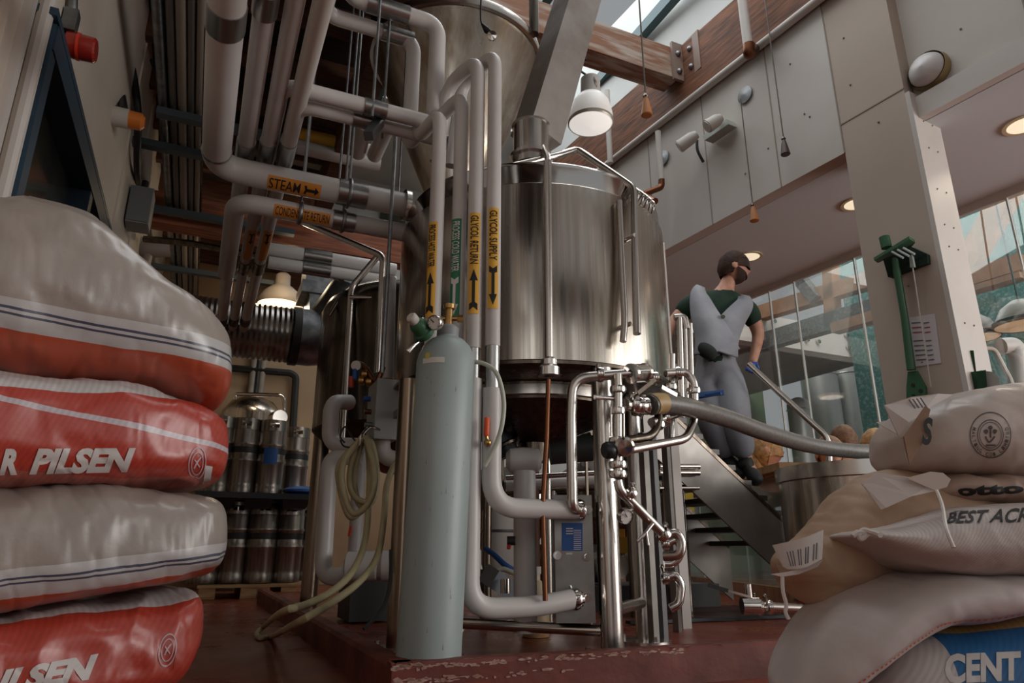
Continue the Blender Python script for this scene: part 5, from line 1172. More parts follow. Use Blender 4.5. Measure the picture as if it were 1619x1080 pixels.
mr4 = mat_uv('white woven sack', (206,192,186), [], .55, .0, 120, .2, 60)
mr5 = mat_uv('white stitched sack', (204,192,188), [], .5, .05, 0, .2, 20)
mr6 = mat_uv('blue printed sack', (206,196,192), [(1.449,9,1.128,-.09,1.9,0,(44,104,156)),(1.456,9,.5,0,1.128,-.09,(190,148,96))], .5, .1, 70, .15, 40)
rl = ('pale malt sack on top of the right stack, printed with a round black stamp', 'creased sack wedged under the top sack of the right stack, dark lettering in its fold', 'open brown paper sack leaning out of the right stack towards the drum', 'white woven sack in the right stack, dark italic lettering and a tied corner', 'white sack with orange stitching draped over the bottom of the right stack', 'blue printed sack at the bottom right corner, with a grain picture')
RK = []
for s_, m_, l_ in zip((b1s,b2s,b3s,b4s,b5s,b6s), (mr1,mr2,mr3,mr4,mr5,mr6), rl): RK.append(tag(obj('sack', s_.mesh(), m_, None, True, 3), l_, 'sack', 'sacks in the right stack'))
stamp = M('stamp ink', (92,82,80), .6)
c = (1566, 688); e_ = b1s.ring(c, 33, 37, .045); b1s.ring(c, 21, 25, .06, e_); b1s.ring(c, 17.5, 21, .05, e_)
for q in ([(1566,676),(1566,692)], [(1558,690),(1564,699),(1573,690)], [(1556,680),(1560,686)], [(1576,680),(1572,686)], [(1559,704),(1574,704)]): b1s.line(q, 2.6, mb=e_)
for q in ((1566,676),(1559,682),(1573,682)): b1s.ring(q, 3.4, 3.4, .8, e_, n=10)
obj('stamp', e_, stamp, RK[0])
def ringtext(s_, c, rx, ry, txt, a0, a1, up=True):
    n = len(txt); mb = MB()
    for i, chx in enumerate(txt):
        if chx == ' ': continue
        a = a0+(a1-a0)*(i+.5)/n
        def fn(x, y, a=a):
            w_ = abs(a1-a0)/n*.72; aa = a+(x-.5)*w_*(1 if a1 > a0 else -1); r_ = 1+(y-.5)*.20*(1 if up else -1)
            return s_.at(c[0]+rx*r_*math.sin(aa), c[1]-ry*r_*math.cos(aa), .0016)
        t = put_text(chx, fn, .01, 0, .3); mb.add(t.v, t.f)
    return mb
obj('stamp_lettering', ringtext(b1s, c, 27, 31, 'MALTING CO. LIMITED', PI+2.0, PI-2.0, False), stamp, RK[0])
obj('lettering', b2s.text('otto', [(1508,786),(1619,780),(1619,764),(1508,769)], .05), ink, RK[1])
obj('lettering', b4s.text('BEST ACR', [(1492,827),(1626,826),(1629,802),(1497,809)], .02, .2), ink, RK[3])
obj('lettering', b6s.text('CENT', [(1494,1082),(1614,1076),(1614,1029),(1494,1034)], .045), M('sack white ink', ()), RK[5])
# stitching
stm = M('orange thread', (208,104,52), .6); pl_ = smoothpts([V(1284,1086,0),V(1320,1052,0),V(1360,1020,0),V(1400,992,0),V(1432,973,0),V(1500,968,0),V(1560,955,0),V(1625,940,0)], 14)
mbs = MB()
for i in range(0, len(pl_)-1, 2): b5s.line([(pl_[i].x,pl_[i].y),(pl_[i+1].x,pl_[i+1].y)], 2.6, .002, mbs, 2, True)
stt = obj('stitching', mbs, stm, RK[4]); stt['kind'] = 'stuff'
stw = M('white thread', (214,206,200), .6)
# paper flaps, openings and strings on the sacks
def sheet(pts, hds, name, mat, parent, th=.0022):
    P_ = [G(x, y, h) for (x, y), h in zip(pts, hds)]; nn = -HF*th; return obj(name, MB().prism(P_, nn), mat, parent, False)
pap = M('white paper flap', (206,194,188), .6, bump=.1, bscale=20); brn = M('brown paper fold', (150,116,92), .65, col2=(120,90,70), scale=5)
sheet([(1397,641),(1440,628),(1482,623),(1506,624),(1460,650),(1436,668),(1420,690)], [1.22,1.22,1.23,1.24,1.2,1.19,1.2], 'paper_flap', pap, RK[0])
sheet([(1384,668),(1410,664),(1420,688)], [1.26,1.25,1.22], 'paper_flap', pap, RK[0])
sheet([(1428,690),(1462,642),(1470,648),(1462,680),(1466,690),(1450,712),(1437,735)], [1.145]*7, 'folded_end', brn, RK[0])
sheet([(1424,692),(1452,690),(1437,736),(1430,722)], [1.15]*4, 'folded_end', M('pale fold', (190,172,160), .6), RK[0])
obj('lettering', put_text('S', lambda x, y: G(1457+x*15+y*4, 704-y*44, 1.138), .04), ink, RK[0])
for k in range(4): sheet([(1436+k*6,632-k),(1438+k*6,632-k),(1452+k*5,652-k*2),(1450+k*5,652-k*2)], [1.205]*4, 'printed_line', M('grey ink', ()), RK[0], .001)
# mouth of the brown sack: curled two ply paper
mm = MB(); top_e = smoothpts([G(1222,862,1.24),G(1250,856,1.22),G(1278,848,1.20),G(1302,838,1.2)], 6); low_e = smoothpts([G(1240,900,1.22),G(1258,900,1.19),G(1276,896,1.17),G(1300,884,1.17)], 6); n_ = len(top_e)
mm.v = list(top_e)+list(low_e)+[p-HF*-.003 for p in top_e]+[p-HF*-.003 for p in low_e]
mm.f = [(i, i+1, n_+i+1, n_+i) for i in range(n_-1)]+[(2*n_+i, 3*n_+i, 3*n_+i+1, 2*n_+i+1) for i in range(n_-1)]
mo = obj('sack_mouth', mm, pap, RK[2], True, 2)
for k in range(9):
    t0 = k/9; p = top_e[int(4+t0*(n_-6))]; q = low_e[int(4+t0*(n_-6))]; a_, b_ = p.lerp(q, .35), p.lerp(q, .88)
    obj('printed_line', MB().bar(a_-HF*.002, b_-HF*.002, .0014, .001, HF), M('grey ink', ()), mo, False)
for k, pts in enumerate(([(1218,908),(1245,904),(1275,897),(1300,886),(1292,896),(1262,908),(1236,912)], [(1224,890),(1248,902),(1232,906)])):
    sheet(pts, [1.2]*len(pts), 'mouth_lip', pap if k == 0 else brn, RK[2])
obj('tie_string', MB().tube(smoothpts([G(1237,912,1.2),G(1238,935,1.2),G(1243,955,1.2),G(1242,968,1.2),G(1247,979,1.2)], 5), .0035, 6), stw, RK[2])
sheet([(1362,765),(1386,748),(1480,760),(1484,775),(1440,785),(1400,803),(1392,806)], [1.185,1.18,1.17,1.17,1.165,1.17,1.175], 'paper_flap', pap, RK[2])
sheet([(1432,756),(1470,746),(1490,748),(1502,758),(1496,770),(1478,776)], [1.16]*6, 'paper_flap', M('pale fold', ()), RK[2])
obj('tie_string', MB().tube(smoothpts([G(1481,776,1.13),G(1490,800,1.10),G(1496,835,1.03),G(1508,866,1.015)], 6), .0028, 6), stw, RK[2])
kn = smoothpts([G(1392,846,1.1),G(1380,842,1.12),G(1366,838,1.13),G(1358,846,1.13),G(1362,852,1.13),G(1370,844,1.13),G(1356,842,1.13),G(1348,848,1.13)], 6)
obj('tied_corner', MB().tube(kn, .0045, 7), stw, RK[3])
# ------------------------------------------------------------------ people
def skin(nodes, edges, root=0, sub=2):
    keys = list(nodes); me = bpy.data.meshes.new('s'); me.from_pydata([nodes[k][0] for k in keys], [(keys.index(a_), keys.index(b_)) for a_, b_ in edges], []); me.update()
    o = bpy.data.objects.new('s', me); COL.objects.link(o); md = o.modifiers.new('skin', 'SKIN'); md.use_smooth_shade = True; md.branch_smoothing = .6
    sv = me.skin_vertices[0].data
    for i, k in enumerate(keys):
        r = nodes[k][1]; sv[i].radius = (r, r) if not isinstance(r, tuple) else r; sv[i].use_root = (i == root)
    s2_ = o.modifiers.new('sub', 'SUBSURF'); s2_.levels = sub; s2_.render_levels = sub
    dg = bpy.context.evaluated_depsgraph_get(); mm_ = bpy.data.meshes.new_from_object(o.evaluated_get(dg)); bpy.data.objects.remove(o); bpy.data.meshes.remove(me)
    mb = MB(); mb.v = [v.co.copy() for v in mm_.vertices]; mb.f = [tuple(p.vertices) for p in mm_.polygons]; bpy.data.meshes.remove(mm_); return mb
def headmesh(c, fw, up, r):
    """r = half head height"""
    fw = (fw-up*fw.dot(up)).normalized(); sd_ = up.cross(fw); mb = MB(); n, m_ = 20, 28
    for i in range(n+1):
        t = PI*i/n
        for j in range(m_):
            a = 2*PI*j/m_; x, y, z = math.sin(t)*math.cos(a), math.sin(t)*math.sin(a), math.cos(t)   # x forward
            wy = .72*(1 if z > -.1 else 1-.28*(-z-.1)); fx = .82*(1 if z > -.2 or x < 0 else 1.0)
            px_, py_, pz_ = x*fx, y*wy, z
            if x > .6 and abs(y) < .18 and -.35 < z < .1: px_ += .20*(1-abs(y)/.18)*(1-abs(z+.18)/.28 if abs(z+.18) < .28 else 0)
            if x > .5 and .0 < z < .2 and .15 < abs(y) < .5: px_ -= .06
            if x > .6 and abs(y) < .3 and -.62 < z < -.45: px_ += .05
            if x < -.3 and z < -.4: px_ *= .8
            mb.v.append(c+(fw*px_+sd_*py_+up*pz_)*r)
    for i in range(n):
        for j in range(m_): mb.f.append((i*m_+j, (i+1)*m_+j, (i+1)*m_+(j+1) % m_, i*m_+(j+1) % m_))
    for s_ in (-1, 1):
        e_ = MB().ball(V(0,0,0), r*.2, 10, (1,.45,1.25)); rot = Matrix((fw, sd_, up)).transposed()
        mb.add([c+rot @ v+sd_*s_*r*.80-fw*r*.08-up*r*.1 for v in e_.v], e_.f)
    return mb, fw, sd_
def haircap(c, fw, sd_, up, r, cover=.25, back=-.5, scale=1.09, seed=0, jag=.06):
    mb = MB(); n, m_ = 18, 32
    rot = lambda x, y, z: c+(fw*x*.86+sd_*y*.78+up*z)*r*scale
    idx = {}
    for i in range(n+1):
        t = PI*i/n
        for j in range(m_):
            a = 2*PI*j/m_; x, y, z = math.sin(t)*math.cos(a), math.sin(t)*math.sin(a), math.cos(t)
            lim = cover+(back-cover)*max(0, min(1, (.16-x)/.30)); zz = max(z, lim+jag*noise.noise(V(a*3, seed, 0)))
            k = math.sqrt(max(0, 1-zz*zz)) if zz > z else math.sin(t); q = 1+.05*noise.noise(V(x*3, y*3, z*3+seed))
            idx[i,j] = len(mb.v); mb.v.append(rot(k*math.cos(a)*q, k*math.sin(a)*q, zz*q))
    for i in range(n):
        for j in range(m_): mb.f.append((idx[i,j], idx[i+1,j], idx[i+1,(j+1) % m_], idx[i,(j+1) % m_]))
    return mb
def eyes(c, fw, sd_, up, r, par):
    for s_ in (-1, 1): obj('eye', MB().ball(c+fw*r*.76+sd_*s_*r*.28+up*r*.06, r*.075, 8), M('eye dark', (44,34,30), .2), par)
skin_m = M('skin', (214,160,134), .5, col2=(196,142,118), scale=20)
shirt_m = M('dark green shirt', (26,58,40), .85, col2=(20,44,32), scale=9, bump=.2, bscale=18)
den = M('grey denim overalls', (158,160,166), .85, col2=(136,138,146), scale=5, bump=.3, bscale=14)
boot_m = M('black boots', (30,30,32), .6); hair_m = M('brown hair', (66,38,22), .8, col2=(42,25,15), scale=24, bump=.4, bscale=60)
ph = 4.32
def g(px, py, dh=0): return G(px, py, ph+dh)
mk = lambda px: px*.0040
man = thing('person', 'bearded worker in a dark green shirt and grey overalls stepping down the stairs, blue gloves', 'person', g(1175, 762))
NB = {'pelvis':(g(1135,596),.105),'waist':(g(1131,562),.10),'chest':(g(1136,512),.115),'up':(g(1140,478),.085),'neck':(g(1149,452),.052),'head':(g(1156,432,-.01),.06),
 'sl':(g(1092,480,.02),.062),'el':(g(1062,512,.02),.042),'wl':(g(1050,545,-.05),.03),'hl':(g(1048,556,-.06),.026),
 'sr':(g(1184,487,.02),.062),'er':(g(1200,528,.03),.043),'wr':(g(1192,566,-.03),.03),'hr':(g(1189,576,-.05),.027),
 'hpl':(g(1119,604,.04),.085),'kl':(g(1126,664,-.06),.066),'al':(g(1154,730,.06),.045),'tl':(g(1168,748,.0),.038),
 'hpr':(g(1154,604,-.03),.085),'kr':(g(1160,660,-.12),.066),'ar':(g(1180,732,-.02),.045),'tr':(g(1194,756,-.08),.036)}
ED = [('pelvis','waist'),('waist','chest'),('chest','up'),('up','neck'),('neck','head'),('up','sl'),('sl','el'),('el','wl'),('wl','hl'),('up','sr'),('sr','er'),('er','wr'),('wr','hr'),('pelvis','hpl'),('hpl','kl'),('kl','al'),('al','tl'),('pelvis','hpr'),('hpr','kr'),('kr','ar'),('ar','tr')]
bm_ = skin(NB, ED)
hc = g(1160, 424, -.01); hup = (V(0,0,1)+RT*.10).normalized(); hfw = (RT*.97-HF*.12-V(0,0,.32))
hm, hf_, hs_ = headmesh(hc, hfw, hup, .112); bm_.add(hm.v, hm.f)
obj('body', bm_, skin_m, man, True, 3)
eyes(hc, hf_, hs_, hup, .112, man)
obj('hair', haircap(hc, hf_, hs_, hup, .112, .40, -.55, 1.12, 3, .16), hair_m, man, True, 3)
bd = MB(); n_, m2_ = 8, 18
for i in range(n_+1):
    
    for j in range(m2_+1):
        a = -1.45+2.9*j/m2_; z_t = -.52+.36*(abs(a)/1.45)**1.5; zz = z_t+(-.985-z_t)*i/n_; k = math.sqrt(max(0, 1-zz*zz)); fx = .86*(1.02+.05*(i/n_)); bd.v.append(hc+(hf_*k*math.cos(a)*fx*1.06+hs_*k*math.sin(a)*.70*1.06+hup*(zz*1.06-(.10 if abs(a) < .5 and i < 2 else 0)))*.112)
for i in range(n_):
    for j in range(m2_): bd.f.append((i*(m2_+1)+j, i*(m2_+1)+j+1, (i+1)*(m2_+1)+j+1, (i+1)*(m2_+1)+j))
obj('beard', bd, hair_m, man, True, 3)
def grown(keys, ex, k=1.0): return {q:(NB[q][0], NB[q][1]*k+ex) for q in keys}
SN = grown(['pelvis','waist','chest','up','sl','sr'], .026); SN['neck'] = (g(1147,460), .062)
SN['ml'] = (NB['sl'][0].lerp(NB['el'][0], .72), .068); SN['mr'] = (NB['sr'][0].lerp(NB['er'][0], .78), .068)
obj('shirt', skin(SN, [('pelvis','waist'),('waist','chest'),('chest','up'),('up','neck'),('up','sl'),('sl','ml'),('up','sr'),('sr','mr')]), shirt_m, man, True, 3)
ON = grown(['pelvis','hpl','kl','hpr','kr'], .046); ON['waist'] = (NB['waist'][0], .15); ON['lowback'] = (g(1135,532), .15)
ON['al'] = (NB['al'][0].lerp(NB['kl'][0], .08), .075); ON['ar'] = (NB['ar'][0].lerp(NB['kr'][0], .08), .073)
ov_ = obj('overalls', skin(ON, [('pelvis','waist'),('waist','lowback'),('pelvis','hpl'),('hpl','kl'),('kl','al'),('pelvis','hpr'),('hpr','kr'),('kr','ar')]), den, man, True, 3)
def strap(pts, wd, name='strap', off=-.135):
    mb = MB(); pp = smoothpts([g(x, y, o_-.015) for x, y, o_ in pts], 8); n = len(pp); ws_ = [wd[0]+(wd[1]-wd[0])*i/(n-1) for i in range(n)]
    for i, p in enumerate(pp):
        t = (pp[min(i+1,n-1)]-pp[max(i-1,0)]).normalized(); sd_ = t.cross(HF).normalized()*ws_[i]/2
        mb.v += [p-sd_, p+sd_, p-sd_+HF*.02, p+sd_+HF*.02]
    for i in range(n-1):
        a_, b_ = i*4, i*4+4; mb.f += [(a_,a_+1,b_+1,b_),(a_+2,b_+2,b_+3,a_+3),(a_,b_,b_+2,a_+2),(a_+1,a_+3,b_+3,b_+1)]
    mb.f += [(0,2,3,1),((n-1)*4,(n-1)*4+1,(n-1)*4+3,(n-1)*4+2)]
    return obj(name, mb, den, ov_, True, 2)
strap([(1108,452,-.02),(1106,466,-.09),(1114,495,-.128),(1128,530,-.14),(1134,556,-.135)], (.055,.30))
strap([(1176,466,-.02),(1178,480,-.09),(1160,505,-.125),(1145,532,-.138),(1138,556,-.135)], (.07,.24))
p = g(1143,501,-.158); obj('badge', MB().tube([p, p-HF*.004], .014, 10), M('badge dark', (70,76,60), .5), ov_)
q = MB(); 
for k in range(9):
    cx__, cy__ = 1112+random.uniform(-14,20), 556+random.uniform(-14,14); pts = [g(cx__+random.uniform(6,12)*math.cos(a_*PI/4), cy__+random.uniform(4,10)*math.sin(a_*PI/4), -.148) for a_ in range(8)]
pocket = [(1098,548),(1116,540),(1138,552),(1136,572),(1110,574)]
rag = skin({'a':(g(1100,546,-.12),.035),'b':(g(1116,554,-.14),.06),'c':(g(1134,566,-.14),.04)}, [('a','b'),('b','c')]); rg_ = obj('dark_rag', rag, M('dark rag', (36,42,40), .9), man, True, 3)
for k, (a_, t_, d_) in enumerate((('al','tl',V(0,0,0)),('ar','tr',V(0,0,0)))):
    A_, T_ = NB[a_][0], NB[t_][0]; bt_ = {'k':(A_.lerp(NB['kl' if k == 0 else 'kr'][0], .22), .062),'a':(A_, .062),'h':(A_-V(0,0,.045)-RT*.015, .052),'t':(T_, .05),'e':(T_+(T_-A_).normalized()*.05, .04)}
    obj('boot', skin(bt_, [('k','a'),('a','h'),('a','t'),('t','e')]), boot_m, man, True, 3)
def gloved(c, d, par, lab):
    """a palm with four curled fingers and a thumb"""
    d = d.normalized(); s_ = d.cross(HF).normalized(); u_ = s_.cross(d); nd = {'w':(c-d*.03,.026),'p':(c+d*.02,.031)}; ed = [('w','p')]
    for k in range(4):
        o_ = s_*(k-1.5)*.019; l = (.045,.055,.052,.04)[k]; nd['f%da' % k] = (c+d*.05+o_, .0095); nd['f%db' % k] = (c+d*(.05+l*.5)+o_-u_*.012, .009); nd['f%dc' % k] = (c+d*(.05+l*.62)+o_-u_*.04, .008)
        ed += [('p','f%da' % k),('f%da' % k,'f%db' % k),('f%db' % k,'f%dc' % k)]
    nd['ta'] = (c+s_*.035+d*.0, .011); nd['tb'] = (c+s_*.045+d*.035-u_*.02, .009); ed += [('w','ta'),('ta','tb')]
    return obj('glove', skin(nd, ed, 0, 1), M('blue glove', (42,84,160), .5), par, True, 3)
gloved(NB['hr'][0], NB['hr'][0]-NB['er'][0], man, 'r'); gloved(NB['hl'][0], NB['hl'][0]-NB['el'][0], man, 'l')
print('FOOT', NB['tr'][0], NB['tl'][0], 'stair z', zt_(NB['tr'][0].x), zt_(NB['tl'][0].x))
def child(lbl, px, py, hd, r, fwd, hair_c, shirt_c, longhair, hm_name):
    c = G(px, py, hd); ch_ = thing('person', lbl, 'person', c-V(0,0,r*4.2)); up_ = V(0,0,1)
    nd = {'t':(c-V(0,0,r*3.6),r*.95),'c':(c-V(0,0,r*2.3),r*.9),'n':(c-V(0,0,r*1.2),r*.42),'h':(c-V(0,0,r*.4),r*.5),'l':(c-V(0,0,r*2.0)-RT*r*1.3,r*.5),'r':(c-V(0,0,r*2.0)+RT*r*1.3,r*.5),'le':(c-V(0,0,r*3.6)-RT*r*1.6-HF*r*.5,r*.36),'re':(c-V(0,0,r*3.6)+RT*r*1.6-HF*r*.5,r*.36)}
    e_ = [('t','c'),('c','n'),('n','h'),('c','l'),('c','r'),('l','le'),('r','re')]; bm2 = skin(nd, e_, 1, 1); h2, f_, sd2 = headmesh(c, fwd, up_, r); bm2.add(h2.v, h2.f)
    obj('body', bm2, skin_m, ch_, True, 3); eyes(c, f_, sd2, up_, r, ch_)
    sh = {k:(v[0], v[1]*1.14) for k, v in nd.items() if k not in ('h','n')}; obj('shirt', skin(sh, [e for e in e_ if 'n' not in e], 1, 1), M(hm_name+' shirt', shirt_c, .85), ch_, True, 3)
    hm_ = M(hm_name+' hair', hair_c, .7, col2=[v*.75 for v in hair_c], scale=30, bump=.4, bscale=60)
    hb = haircap(c, f_, sd2, up_, r, .35, -1.0 if longhair else -.5, 1.12, px)
    if longhair:
        l_ = skin({'a':(c-f_*r*.5+up_*r*.2,r*.6),'b':(c-f_*r*.62-up_*r*.8,r*.55),'d':(c-f_*r*.6-up_*r*1.7,r*.4)}, [('a','b'),('b','d')], 0, 1); hb.add(l_.v, l_.f)
    obj('hair', hb, hm_, ch_, True, 3)
child('blond long haired child in profile behind the ledge, just right of the worker\'s boots', 1212, 712, 5.45, .135, RT*.9-HF*.2, (196,150,98), (120,118,116), True, 'blond child')
child('smiling child facing the room behind the drum rim, under the grey hose', 1312, 716, 5.2, .12, -HF, (150,116,88), (150,146,140), False, 'smiling child')
child('brown haired person seen from behind, above the drum and the hose end', 1334, 697, 5.6, .12, HF, (128,92,66), (110,112,108), False, 'brown haired')
child('blond haired person seen from behind, right of the hose end', 1386, 706, 5.6, .137, HF+RT*.3, (202,162,110), (138,134,128), True, 'blond back')
# ------------------------------------------------------------------ pipes, hose and gear left of the main tank
def wpipe(lbl, pix, r, rad=.06, name='insulated_pipe'):
    return tag(obj(name, MB().tube(fillet([G(*q) for q in pix], rad, 8), r, 18), white_pipe), lbl, 'pipe')
wpipe('short white insulated pipe bending out below the rear tank, upper left of the hose coil', [(552,636,3.5),(524,636,3.35),(521,704,3.35),(575,706,3.35)], .040, .07)
wpipe('long white insulated pipe running down left of the hose coil to the floor slab', [(572,722,3.35),(521,722,3.35),(510,915,3.35),(560,908,3.35)], .040, .07)
wpipe('white pipe bend under the grey control box', [(604,688,2.95),(604,722,2.95),(640,730,2.95)], .036, .07)
v1 = wpipe('white upright pipe behind the hose coil, with a small red lever', [(570,700,3.7),(560,892,3.7)], .036)
vl = obj('valve_lever', MB().bar(G(555,832,3.6), G(552,848,3.6), .02, .012), red_m, v1, False); vl['label'] = 'red valve lever'
bt_ = thing('insulated_header', 'fat white insulated header low behind the hose, left of the gas cylinder', 'pipe', G(585,895,3.3))
q0, q1 = G(546,896,3.3), G(628,894,3.3)
obj('cover', MB().tube([q0, q0.lerp(q1,.05), q0.lerp(q1,.62), q0.lerp(q1,.66), q0.lerp(q1,.70), q0.lerp(q1,.74), q1], [.045,.066,.068,.06,.06,.07,.068], 20), white_pipe, bt_)
f0 = G(597, 600, 2.86); fz0, fz1 = G(597,692,2.86).z, G(597,600,2.86).z
cbx = thing('control_box', 'grey steel control box on the side of the main tank leg, above the hose coil', 'electrical box', V(f0.x+.05, f0.y+.08, fz0))
obj('enclosure', MB().box((f0.x+.052, f0.y+.085, (fz0+fz1)/2), (.104,.17,fz1-fz0)), M('control box paint', (150,152,150), .5, .3), cbx, False)
obj('lid', MB().box((f0.x+.052, f0.y-.006, (fz0+fz1)/2), (.11,.012,fz1-fz0+.008)), M('control box lid', (164,166,164), .4, .4), cbx, False)
for k, zz in enumerate((.25, .5, .75)):
    p = V(f0.x, f0.y+.06+.03*k, fz0+(fz1-fz0)*zz); obj('cable_gland', MB().tube([p, p-V(.03,0,0)], .012, 10), (galv, copper, blue_m)[k], cbx)
obj('bracket', MB().bar(V(f0.x+.09,f0.y+.1,fz0+.1), V(legs[1].x,legs[1].y,fz0+.1), .03, .03), dark_steel, cbx, False)
vg = thing('valve_group', 'small brass and steel valves with red and blue handles left of the main tank', 'valve', G(568,600,3.0))
obj('manifold_tube', MB().tube(smoothpts([G(560,575,3.05),G(575,578,3.0),G(590,600,2.98),G(598,600,2.97),G(606,580,2.97)], 5), .012, 8), copper, vg)
for (px, py, m_) in ((556,602,red_m),(562,590,blue_m)): obj('handle', MB().tube([G(px,py-6,2.98), G(px-1,py+10,2.98)], .013, 10), m_, vg)
for (px, py) in ((572,602),(584,604),(577,592)): clampring(vg, G(px,py,2.98), RT, .016, brass, 'fitting')
c = G(563,578,2.97); obj('dial', MB().lathe([(0,-.01),(.022,-.01),(.022,.005),(0,.006)], c, -FW, 16), M('dial face', ()), vg)
hose_m = M('cream hose', (186,176,140), .5, col2=(170,158,120), scale=10, bump=.15, bscale=40)
hk = G(575, 690, 2.8)
lp = []
for k, (xa, xb, yb_) in enumerate(((541,592,812),(553,590,788),(560,596,800),(536,588,818))):
    dh = 2.78+.035*k
    lp += [G(572+3*k,692,dh), G(xa+4,728,dh), G(xa,765,dh), G((xa+xb)/2-8,yb_,dh), G(xb-6,790,dh), G(xb,745,dh+.01)]
gz = lambda x, y, z=.03: Zp(x, y, z)
lp += [G(580,692,2.9), G(584,740,2.88), G(583,800,2.8), G(576,860,2.7), G(556,905,2.55), G(525,935,2.45), G(487,955,2.38)]
fl0 = gz(447,968,.12); lp += [G(447,968,2.33), gz(420,988,.05), gz(407,1001,.018), gz(411,1008,.016), gz(430,1006,.016), G(470,985,2.31), G(520,956,2.40), G(570,918,2.55), G(597,878,2.68), G(607,820,2.75), G(611,770,2.78), G(622,738,2.8), G(632,726,2.82)]
hc_ = thing('hose_coil', 'cream rubber hose coiled beside the tank, trailing over the curb onto the floor', 'hose', hk-V(0,0,.4))
obj('hose_body', MB().tube(smoothpts(lp, 7), .0125, 12), hose_m, hc_)
obj('hook', MB().tube(smoothpts([G(600,680,2.86),G(585,675,2.82),G(572,688,2.76),G(568,704,2.76)], 5), .006, 8), chrome, hc_)
tag(obj('cable', MB().tube(smoothpts([G(545,700,2.85),G(538,690,2.85),G(545,675,2.85),G(556,690,2.85),G(566,706,2.85),G(545,706,2.85),G(538,696,2.85)], 6), .004, 6), black), 'thin black wire loop at the top of the hose coil', 'cable')
# dark drain pan and pump inside the curb corner
pa_ = thing('pump_box', 'dark pump housing low behind the curb, left of the gas cylinder', 'pump', G(590, 960, 2.75))
p = Zp(600, 985, .06); obj('housing', MB().box((p.x-.02,p.y+.25,.17), (.22,.3,.22)), M('dark housing', (52,54,54), .5), pa_, False)
obj('motor', MB().tube([(p.x-.1,p.y+.3,.2),(p.x+.15,p.y+.3,.2)], .1, 18), black_plastic, pa_)
obj('cable', MB().tube(smoothpts([G(618,870,2.6),G(617,920,2.55),G(606,960,2.5),G(575,995,2.45)], 6), .007, 6), black, pa_)
# ------------------------------------------------------------------ gear under and behind the main tank
def lump(name, lbl, cat, parts):
    t_ = None
    for nm, mb, m_, sm in parts:
        if t_ is None: t_ = thing(name, lbl, cat, V(sum(v.x for v in mb.v)/len(mb.v), sum(v.y for v in mb.v)/len(mb.v), min(v.z for v in mb.v)))
        obj(nm, mb, m_, t_, sm)
    return t_
gr_ = MB(); a0, a1 = G(815,682,3.6), G(925,676,3.6); dz_ = V(0,0,.085)
for k in range(31): gr_.bar(a0.lerp(a1, k/30), a0.lerp(a1, k/30)+dz_, .006, .006, (0,1,0))
for k in range(6): gr_.bar(a0+dz_*(k/5), a1+dz_*(k/5), .006, .006)
for k in (0, 1): q = (a0, a1)[k]; gr_.bar(V(q.x,q.y,.05), q+dz_, .012, .012, (0,1,0))
tag(obj('mesh_guard', gr_, dark_steel, None, False), 'perforated metal guard under the tank cone', 'guard')
gr2 = MB(); a0, a1 = G(795,678,3.9), G(840,680,3.9)
for k in range(12): gr2.bar(a0.lerp(a1, k/11), a0.lerp(a1, k/11)+dz_*.9, .006, .006, (0,1,0))
for k in range(5): gr2.bar(a0+dz_*(k/4.4), a1+dz_*(k/4.4), .006, .006)
for k in (0, 1): q = (a0, a1)[k]; gr2.bar(V(q.x,q.y,.05), q+dz_, .012, .012, (0,1,0))
tag(obj('mesh_guard', gr2, dark_steel, None, False), 'smaller piece of perforated guard at the left under the tank cone', 'guard')
def at_(px, py, hd): return G(px, py, hd)
lump('gear_motor', 'dark gear motor hanging under the tank, right of the white mushroom pipe', 'motor', [('housing', MB().tube([at_(868,712,3.3), at_(935,706,3.3)], .07, 18), M('dark housing', ()), True), ('cap', MB().tube([at_(935,706,3.3), at_(946,705,3.3)], .055, 18), black, True), ('foot', MB().box(at_(900,690,3.3), (.2,.12,.03)), dark_steel, False)])
lump('gear_motor', 'black pump motor just left of the white mushroom pipe', 'motor', [('housing', MB().tube([at_(790,690,3.0), at_(806,720,3.0)], .05, 16), black_plastic, True), ('clamp', MB().torus(at_(798,705,3.0), .052, .01, (at_(806,720,3.0)-at_(790,690,3.0)), 20, 6), dark_steel, True)])
for k, (y0_, hd, r, l_) in enumerate(((763,3.9,.032,'thick pale horizontal pipe under the tank'),(752,3.7,.014,'thin steel tube above the thick pale pipe under the tank'),(775,4.3,.02,'steel tube behind the thick pale pipe under the tank'))):
    tag(obj('floor_pipe', MB().tube([at_(800,y0_+4,hd), at_(945,y0_-4,hd)], r, 12), (white_pipe, tube_steel, dark_steel)[k]), l_, 'pipe')
for k, (px, hd, r, m_, l_) in enumerate(((770,3.6,.022,dark_steel,'dark upright post left of the mushroom pipe'),(777,4.0,.03,tube_steel,'steel upright post behind the glycol supply elbow'),(868,3.8,.018,tube_steel,'steel upright tube left of the heat exchanger'),(846,4.2,.03,M('rusty post',(104,66,48),.6),'brown upright post behind the mushroom pipe'),(1000,4.0,.026,dark_steel,'dark upright post behind the front leg'),(1060,4.3,.024,tube_steel,'steel upright behind the manifold loops'),(1085,4.4,.02,tube_steel,'slim steel upright right of the manifold loops'))):
    p = at_(px, 880, hd); zt5 = at_(px, 700 if k < 5 else 640, hd).z; tag(obj('upright_post', MB().tube([(p.x,p.y,.05),(p.x,p.y,zt5)], r, 12), m_), l_, 'post')
jg = at_(833, 925, 3.1)
